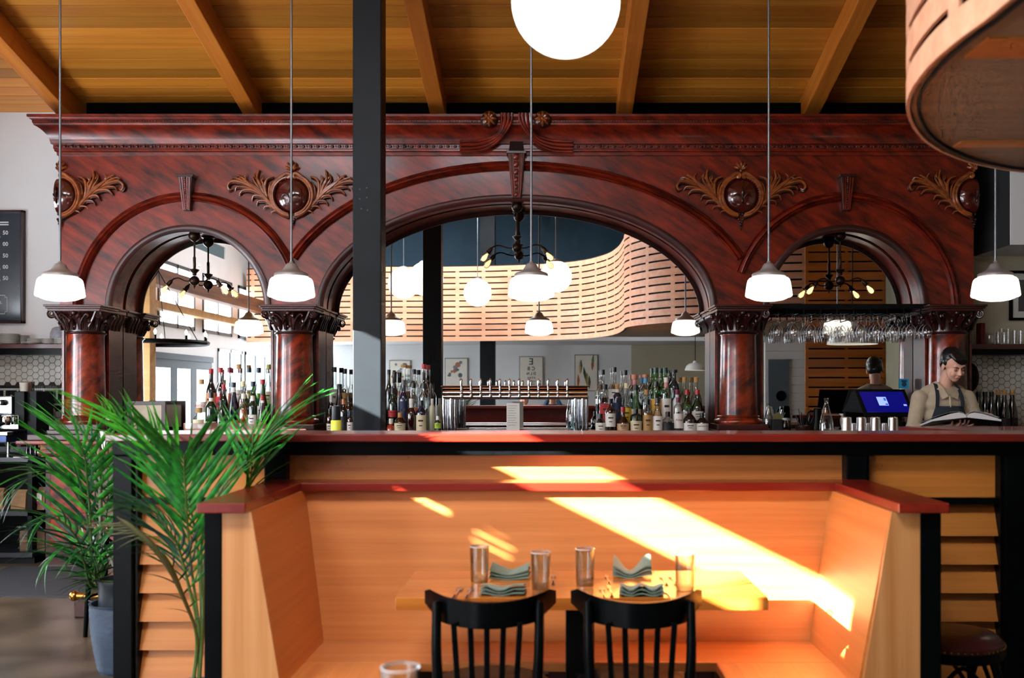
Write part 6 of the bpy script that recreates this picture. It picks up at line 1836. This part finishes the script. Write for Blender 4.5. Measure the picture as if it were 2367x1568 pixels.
# ================================================================== people
skin = pm('skin', '#dcaa92', rough=.5, var=.08, vscale=12, spec=.3)
skin.node_tree.nodes['Principled BSDF'].inputs['Subsurface Weight'].default_value = .05
hair_m = pm('black_hair', '#0d0a09', rough=.4, coat=.2, bump=.3, bscale=90)
shirt_m = pm('beige_linen', '#b3a48c', rough=.85, sheen=.2, var=.1, vscale=14, bump=.15, bscale=160)
navy_cloth = pm('navy_denim', '#1b2430', rough=.8, var=.15, vscale=18, bump=.15, bscale=240)

def capsule(mb, a, b, ra, rb, seg=14, sc=None):
    a, b = Vector(a), Vector(b)
    d = b - a
    n = 6
    pts = [a + d * (i / n) for i in range(n + 1)]
    mb.tube(pts, [ra + (rb - ra) * i / n for i in range(n + 1)], seg=seg)
    mb.ball(a, ra, seg, 8); mb.ball(b, rb, seg, 8)
    return mb
def limb(mb, pts, rad):
    for i in range(len(pts) - 1): capsule(mb, pts[i], pts[i + 1], rad[i], rad[i + 1])
    return mb
def remesh(mb, name, mat, parent, voxel, smooth_it=6, fac=.5):
    me = bpy.data.meshes.new(name)
    off = wloc(parent) if parent is not None else Vector((0, 0, 0))
    me.from_pydata([tuple(Vector(v) - off) for v in mb.v], [], mb.f)
    bm = bmesh.new(); bm.from_mesh(me); bmesh.ops.recalc_face_normals(bm, faces=bm.faces); bm.to_mesh(me); bm.free()
    tmp = bpy.data.objects.new(name, me); COL.objects.link(tmp)
    r = tmp.modifiers.new('r', 'REMESH'); r.mode = 'VOXEL'; r.voxel_size = voxel; r.use_smooth_shade = True
    s = tmp.modifiers.new('s', 'SMOOTH'); s.iterations = smooth_it; s.factor = fac
    dg = bpy.context.evaluated_depsgraph_get()
    out = bpy.data.meshes.new_from_object(tmp.evaluated_get(dg))
    bpy.data.objects.remove(tmp)
    out.name = name; out.materials.clear(); out.materials.append(mat)
    out.polygons.foreach_set('use_smooth', [True] * len(out.polygons))
    o = link(name, out, parent)
    return o

# ---- bartender
PXB, PYB, Z0, KB = 3.234, 8.2, .1, 1.06
def W(x, y, z): return Vector((PXB + x * KB, PYB + y * KB, z + .01 * (z > .5)))
HC = W(.03, -.105, 1.705)                       # head centre
HR = Euler((math.radians(26), math.radians(-5), math.radians(12))).to_matrix()   # bowed, turned a little
def H(x, y, z): return HC + HR @ Vector((x, y, z))
def hball(mb, c, r, sc): mb.ball(H(*c), r, 20, 14, sc=sc, R=HR); return mb
body = MB()
hball(body, (0, .015, .035), .098, (.80, 1.0, .92))        # skull
hball(body, (0, -.03, -.045), .07, (.88, .92, 1.05))       # face
hball(body, (0, -.055, -.098), .032, (1.0, .8, .8))        # chin
hball(body, (0, -.082, .022), .028, (2.0, .5, .6))         # brow
hball(body, (-.036, -.072, -.045), .026, (1, .8, 1)); hball(body, (.036, -.072, -.045), .026, (1, .8, 1))
limb(body, [H(0, -.09, .012), H(0, -.112, -.035)], [.008, .0125]); hball(body, (0, -.103, -.04), .013, (1.4, .9, .75))
hball(body, (0, -.088, -.072), .017, (1.35, .6, .62))
for s in (-1, 1): hball(body, (s * .078, .02, -.02), .026, (.35, .75, 1.15))
limb(body, [H(0, .035, -.05), W(.012, .0, 1.55), W(0, .02, 1.46)], [.052, .055, .075])
# torso
for (z, rx, ry, y) in ((1.46, .15, .085, .02), (1.38, .185, .105, .015), (1.28, .175, .11, .01), (1.15, .16, .105, .01), (1.03, .165, .11, .015), (.93, .175, .12, .02)):
    body.ball(W(0, y, z), .1, 20, 12, sc=(rx / .1, ry / .1, .9))
SL, SRr = W(-.185, .015, 1.435), W(.185, .015, 1.435)
EL, ER = W(-.262, -.05, 1.16), W(.265, -.03, 1.165)
WL, WR = W(-.065, -.245, 1.205), W(.225, -.235, 1.255)
limb(body, [SL, EL, WL], [.056, .043, .027]); limb(body, [SRr, ER, WR], [.056, .043, .027])
for s in (-1, 1): limb(body, [W(s * .09, .02, .9), W(s * .1, .0, .52), W(s * .1, .03, .16), W(s * .1, -.1, Z0 + .04)], [.095, .062, .042, .035])
# hands: right hand spread under the book, left hand gripping its edge
def hand(mb, wrist, palm, fdirs, thumb, up):
    capsule(mb, wrist, palm, .027, .034)
    mb.ball(palm, .04, 14, 10, sc=(.95, .8, .55))
    for base, a, b in fdirs: limb(mb, [palm + base, palm + base + a, palm + base + a + b], [.0105, .0098, .0082])
    limb(mb, [palm + thumb[0], palm + thumb[0] + thumb[1], palm + thumb[0] + thumb[1] + thumb[2]], [.013, .0115, .0095])
PL = W(-.015, -.30, 1.212)
V = Vector
hand(body, WL, PL, [(V((-.005, -.025, .012)), V((.0, -.035, .022)), V((-.004, -.005, .034))), (V((.016, -.026, .012)), V((.012, -.036, .02)), V((.002, -.006, .036))), (V((.034, -.02, .01)), V((.022, -.034, .014)), V((.008, -.008, .03))), (V((.044, -.008, .004)), V((.036, -.03, .002)), V((.022, -.012, .012)))], (V((-.03, -.005, .0)), V((-.03, -.02, .012)), V((.004, -.014, .026))), None)
PR = W(.232, -.285, 1.283)
hand(body, WR, PR, [(V((-.01, -.03, .0)), V((-.018, -.022, .012)), V((-.022, .0, .006))), (V((.006, -.03, -.004)), V((-.012, -.028, .004)), V((-.026, -.002, .0))), (V((.014, -.026, -.016)), V((-.008, -.028, -.008)), V((-.024, -.002, -.002))), (V((.014, -.02, -.03)), V((-.006, -.024, -.012)), V((-.02, -.002, -.002)))], (V((-.012, .0, .02)), V((-.026, -.012, .012)), V((-.022, -.01, -.002))), None)
per = remesh(body, 'person', skin, None, .0052, 4, .5)
tag(per, 'bartender in a beige shirt and navy apron reading an open book', 'person')
# shirt
sh = MB()
for (z, rx, ry, y) in ((1.465, .155, .09, .02), (1.38, .195, .118, .015), (1.28, .188, .122, .01), (1.15, .175, .118, .01), (1.03, .18, .122, .015), (.95, .185, .128, .02)):
    sh.ball(W(0, y, z), .1, 22, 12, sc=(rx / .1, ry / .1, .92))
limb(sh, [SL, EL, WL.lerp(EL, .22)], [.068, .056, .045]); limb(sh, [SRr, ER, WR.lerp(ER, .22)], [.068, .056, .045])
sh.ball(EL + V((.0, .0, .03)), .06, 12, 8, sc=(1, .9, 1.0)); sh.ball(ER + V((0, 0, .03)), .06, 12, 8, sc=(1, .9, 1))
limb(sh, [W(-.13, .02, 1.485), W(-.05, .03, 1.525)], [.05, .045]); limb(sh, [W(.13, .02, 1.485), W(.06, .03, 1.525)], [.05, .045])
so = remesh(sh, 'shirt', shirt_m, per, .008, 5, .5)
# collar
for s in (-1, 1):
    m = MB(); m.add([W(s * .01, -.112, 1.45), W(s * .058, -.124, 1.425), W(s * .09, -.075, 1.505), W(s * .085, .02, 1.56), W(s * .066, -.01, 1.575), W(s * .042, -.085, 1.525)], [(0, 1, 2, 5), (5, 2, 3, 4)])
    m.add([p - V((0, -.006, 0)) for p in [W(s * .01, -.112, 1.45), W(s * .058, -.124, 1.425), W(s * .09, -.075, 1.505), W(s * .085, .02, 1.56), W(s * .066, -.01, 1.575), W(s * .042, -.085, 1.525)]], [(0, 5, 2, 1), (5, 4, 3, 2)])
    m.build('collar', shirt_m, per, smooth=True)
MB().tube([W(.0, -.112, 1.45), W(.0, -.124, 1.40), W(.0, -.126, 1.36)], [.006, .008, .006], seg=6).build('placket', shirt_m, per, smooth=True)
# apron: bib, straps, skirt
vs = []; fs = []; N = 14; rows_ = [(1.37, .105), (1.3, .125), (1.2, .15), (1.1, .165), (1.0, .175), (.85, .18), (.7, .18)]
for (z, hw) in rows_:
    for i in range(N + 1):
        t = -1 + 2 * i / N
        x = hw * t
        y = -math.sqrt(max(0, 1 - (x / .215) ** 2)) * .142 + .012
        vs.append(W(x, y, z))
for j in range(len(rows_) - 1):
    for i in range(N):
        a = j * (N + 1) + i; fs.append((a, a + 1, a + N + 2, a + N + 1))
m = MB(); m.add(vs, fs); m.add([v + V((0, .006, 0)) for v in vs], [tuple(reversed(f)) for f in fs])
ap = m.build('apron', navy_cloth, per, smooth=True)
for s in (-1, 1):
    pts = [W(s * .098, -.116, 1.365), W(s * .095, -.115, 1.42), W(s * .088, -.09, 1.48), W(s * .078, -.03, 1.545), W(s * .06, .05, 1.56), W(0, .085, 1.55)]
    P_, _ = catmull([V(p) for p in pts], [0] * len(pts), 5)
    vs = []; fs = []
    for i, p in enumerate(P_):
        vs += [p + V((-.014, -.006, 0)), p + V((.014, -.006, 0)), p + V((.014, .002, 0)), p + V((-.014, .002, 0))]
    for i in range(len(P_) - 1):
        a = i * 4
        for q in range(4): fs.append((a + q, a + (q + 1) % 4, a + 4 + (q + 1) % 4, a + 4 + q))
    MB().add(vs, fs).build('apron_strap', navy_cloth, ap, smooth=True)
MB().tube([W(.055, -.142, 1.2), W(.055, -.146, 1.25), W(.055, -.145, 1.28)], [.003, .0035, .003], seg=6).build('pen', cw, ap)
tr_ = MB()
for s in (-1, 1): limb(tr_, [W(s * .09, .02, .92), W(s * .1, .0, .52), W(s * .1, .03, Z0 + .06)], [.108, .078, .06])
remesh(tr_, 'trousers', navy_cloth, per, .014, 4)
shoe = MB()
for s in (-1, 1): limb(shoe, [W(s * .1, .05, Z0 + .045), W(s * .1, -.12, Z0 + .04)], [.046, .042])
remesh(shoe, 'shoes', black, per, .012, 3)
# hair: cap with a fringe swept to the right
hr = MB()
hball(hr, (0, .035, .05), .103, (.83, .97, .86)); hball(hr, (0, .06, .0), .092, (.86, .7, .9)); hball(hr, (.0, -.02, .1), .066, (1.05, .95, .5))
hball(hr, (-.07, .012, .03), .035, (.45, .8, 1.0)); hball(hr, (.07, .012, .03), .035, (.45, .8, 1.0))
for k in range(9):
    t = k / 8
    limb(hr, [H(-.06 + .04 * t, -.03, .112), H(-.05 + .09 * t, -.083, .088), H(-.03 + .095 * t, -.098 + .012 * t, .058 - .02 * math.sin(t * PI * .9))], [.02, .015, .004])
remesh(hr, 'hair', hair_m, per, .006, 2, .4)
# eyebrows, lowered lids, mouth
for s in (-1, 1):
    MB().tube([H(s * .016, -.0985, .012), H(s * .034, -.096, .021), H(s * .056, -.082, .016)], [.003, .0042, .002], seg=6, smooth=4).build('eyebrow', hair_m, per, smooth=True)
    MB().ball(H(s * .033, -.083, -.004), .0125, 12, 8, sc=(1, .8, .7), R=HR).build('eyelid', pm('skin_lid', '#b07a62', rough=.5), per, smooth=True)
    MB().tube([H(s * .02, -.0935, -.009), H(s * .033, -.0965, -.0115), H(s * .047, -.09, -.009)], [.0012, .0022, .0012], seg=6, smooth=4).build('eyelash', hair_m, per, smooth=True)
MB().tube([H(-.022, -.0955, -.073), H(-.008, -.1015, -.07), H(0, -.1015, -.0715), H(.008, -.1015, -.07), H(.022, -.0955, -.073)], [.0015, .0045, .004, .0045, .0015], seg=8, smooth=3).build('lips', pm('lips', '#a05a52', rough=.45), per, smooth=True)

# ---- open book in his hands
bk = empty('open_book', W(-.0, -.33, 1.25), 'large open book with black covers held by the bartender', 'book')
BR = Euler((math.radians(-9), 0, math.radians(-3))).to_matrix()
BO = W(.0, -.30, 1.262)
def B(x, y, z): return BO + BR @ V((x, y, z))
def half(s, nm, prof, y0, y1, mat, par):
    """prof: (x, z_low, z_high) across one half"""
    vs = []; fs = []
    for (x, zl, zh) in prof:
        vs += [B(s * x, y0, zl), B(s * x, y0, zh), B(s * x, y1, zh), B(s * x, y1, zl)]
    n = len(prof)
    for i in range(n - 1):
        a = i * 4
        for q in range(4): fs.append((a + q, a + (q + 1) % 4, a + 4 + (q + 1) % 4, a + 4 + q))
    fs += [(0, 1, 2, 3), (4 * n - 4, 4 * n - 1, 4 * n - 2, 4 * n - 3)]
    return MB().add(vs, fs).build(nm, mat, par, smooth=True, sharp=40)
page_m = pm('page_white', '#d5d6d8', rough=.6)
for s in (-1, 1):
    half(s, 'cover', [(.0, -.004, .0), (.02, -.006, -.002), (.14, -.02, -.016), (.27, -.035, -.031)], -.16, .16, pm('cover_black', '#0c0d10', rough=.4), bk)
    half(s, 'page_block', [(.003, .0, .012), (.02, -.001, .03), (.06, -.005, .04), (.12, -.012, .03), (.19, -.02, .008), (.262, -.029, -.014)], -.152, .152, page_m, bk)
    half(s, 'loose_page', [(.003, .016, .0165), (.02, .036, .0368), (.06, .05, .0508), (.12, .044, .0448), (.2, .02, .0208), (.255, .002, .0028)], -.15, .15, page_m, bk)

# ---- photographer and companion, met only in the mirror
def mirror_person(x, y, zh, shirt_col, hair_col, label, arms):
    mb = MB()
    mb.ball((x, y, zh), .1, 18, 12, sc=(.78, .95, 1.12))
    limb(mb, [(x, y, zh - .06), (x, y, zh - .2)], [.055, .06])
    for (dz, rx, ry) in ((.27, .17, .1), (.4, .19, .115), (.55, .17, .11), (.68, .17, .12)): mb.ball((x, y, zh - dz), .1, 16, 10, sc=(rx / .1, ry / .1, .9))
    for s in (-1, 1):
        sh_ = V((x + s * .19, y, zh - .25))
        if arms: limb(mb, [sh_, V((x + s * .25, y + .12, zh - .42)), V((x + s * .07, y + .1, zh - .03))], [.055, .045, .03]); 
        else: limb(mb, [sh_, V((x + s * .24, y + .02, zh - .5)), V((x + s * .2, y + .2, zh - .62))], [.055, .045, .03])
        hc_ = V((x + s * .065, y + .105, zh - .01)) if arms else V((x + s * .2, y + .22, zh - .62))
        mb.ball(hc_, .036, 12, 8, sc=(.7, .6, 1.1))
        for f in range(4): limb(mb, [hc_ + V((0, 0, .012 * f - .02)), hc_ + V((-s * .03, .02, .012 * f - .018)), hc_ + V((-s * .05, .012, .012 * f - .018))], [.009, .009, .008])
        limb(mb, [hc_ + V((0, 0, -.03)), hc_ + V((-s * .02, -.01, -.045))], [.011, .009])
        limb(mb, [V((x + s * .09, y, zh - .72)), V((x + s * .1, y + .02, .5)), V((x + s * .1, y, .06))], [.09, .06, .045])
    p_ = remesh(mb, 'person', skin, None, .012, 4)
    tag(p_, label, 'person')
    cl = MB()
    for (dz, rx, ry) in ((.26, .18, .11), (.4, .205, .13), (.55, .185, .125), (.68, .185, .135)): cl.ball((x, y, zh - dz), .1, 16, 10, sc=(rx / .1, ry / .1, .92))
    for s in (-1, 1):
        sh_ = V((x + s * .19, y, zh - .25))
        if arms: limb(cl, [sh_, V((x + s * .25, y + .12, zh - .42)), V((x + s * .1, y + .105, zh - .12))], [.07, .058, .045])
        else: limb(cl, [sh_, V((x + s * .24, y + .02, zh - .5)), V((x + s * .21, y + .15, zh - .58))], [.07, .058, .045])
    remesh(cl, 'jacket', pm('cloth_' + shirt_col, shirt_col, rough=.85, var=.2, vscale=14), p_, .014, 4)
    hh = MB(); hh.ball((x, y - .02, zh + .035), .105, 16, 12, sc=(.85, .95, 1.0)); hh.ball((x, y - .05, zh - .03), .09, 14, 10, sc=(.95, .6, 1.1))
    remesh(hh, 'hair', pm('hair_' + hair_col, hair_col, rough=.5), p_, .012, 2)
    leg = MB()
    for s in (-1, 1): limb(leg, [V((x + s * .09, y, zh - .74)), V((x + s * .1, y + .02, .5)), V((x + s * .1, y, .08))], [.1, .075, .06])
    remesh(leg, 'trousers', navy_cloth, p_, .02, 3)
    for s in (-1, 1): MB().ball((x + s * .033, y + .088, zh + .0), .011, 8, 6).build('eye', hair_m, p_, smooth=True)
    MB().tube([(x, y + .09, zh + .0), (x, y + .112, zh - .04), (x, y + .095, zh - .05)], [.008, .012, .008], seg=8).build('nose', skin, p_, smooth=True)
    MB().tube([(x - .022, y + .088, zh - .068), (x, y + .095, zh - .07), (x + .022, y + .088, zh - .068)], [.002, .005, .002], seg=6).build('lips', pm('lips', '#a05a52', rough=.45), p_, smooth=True)
    return p_
mirror_person(.02, -.25, 1.44, '#2a4258', '#120e0c', 'person in a denim jacket photographing, reflected under the right end of the taps', True)
mirror_person(-.52, -.5, 1.36, '#c9ccce', '#a08050', 'fair-haired person in a white top beside the photographer in the mirror', False)
cm = empty('photo_camera', (.02, -.11, 1.44), 'black camera raised to the reflected photographer\'s eye', 'camera')
MB().box(-.05, .09, -.145, -.095, 1.40, 1.49).build('camera_body', black, cm, bevel=.006)
MB().lathe([(.032, 0), (.034, .05), (.03, .06)], c=(.02, -.095, 1.44), seg=20, axis='y').build('lens', black, cm, smooth=True)
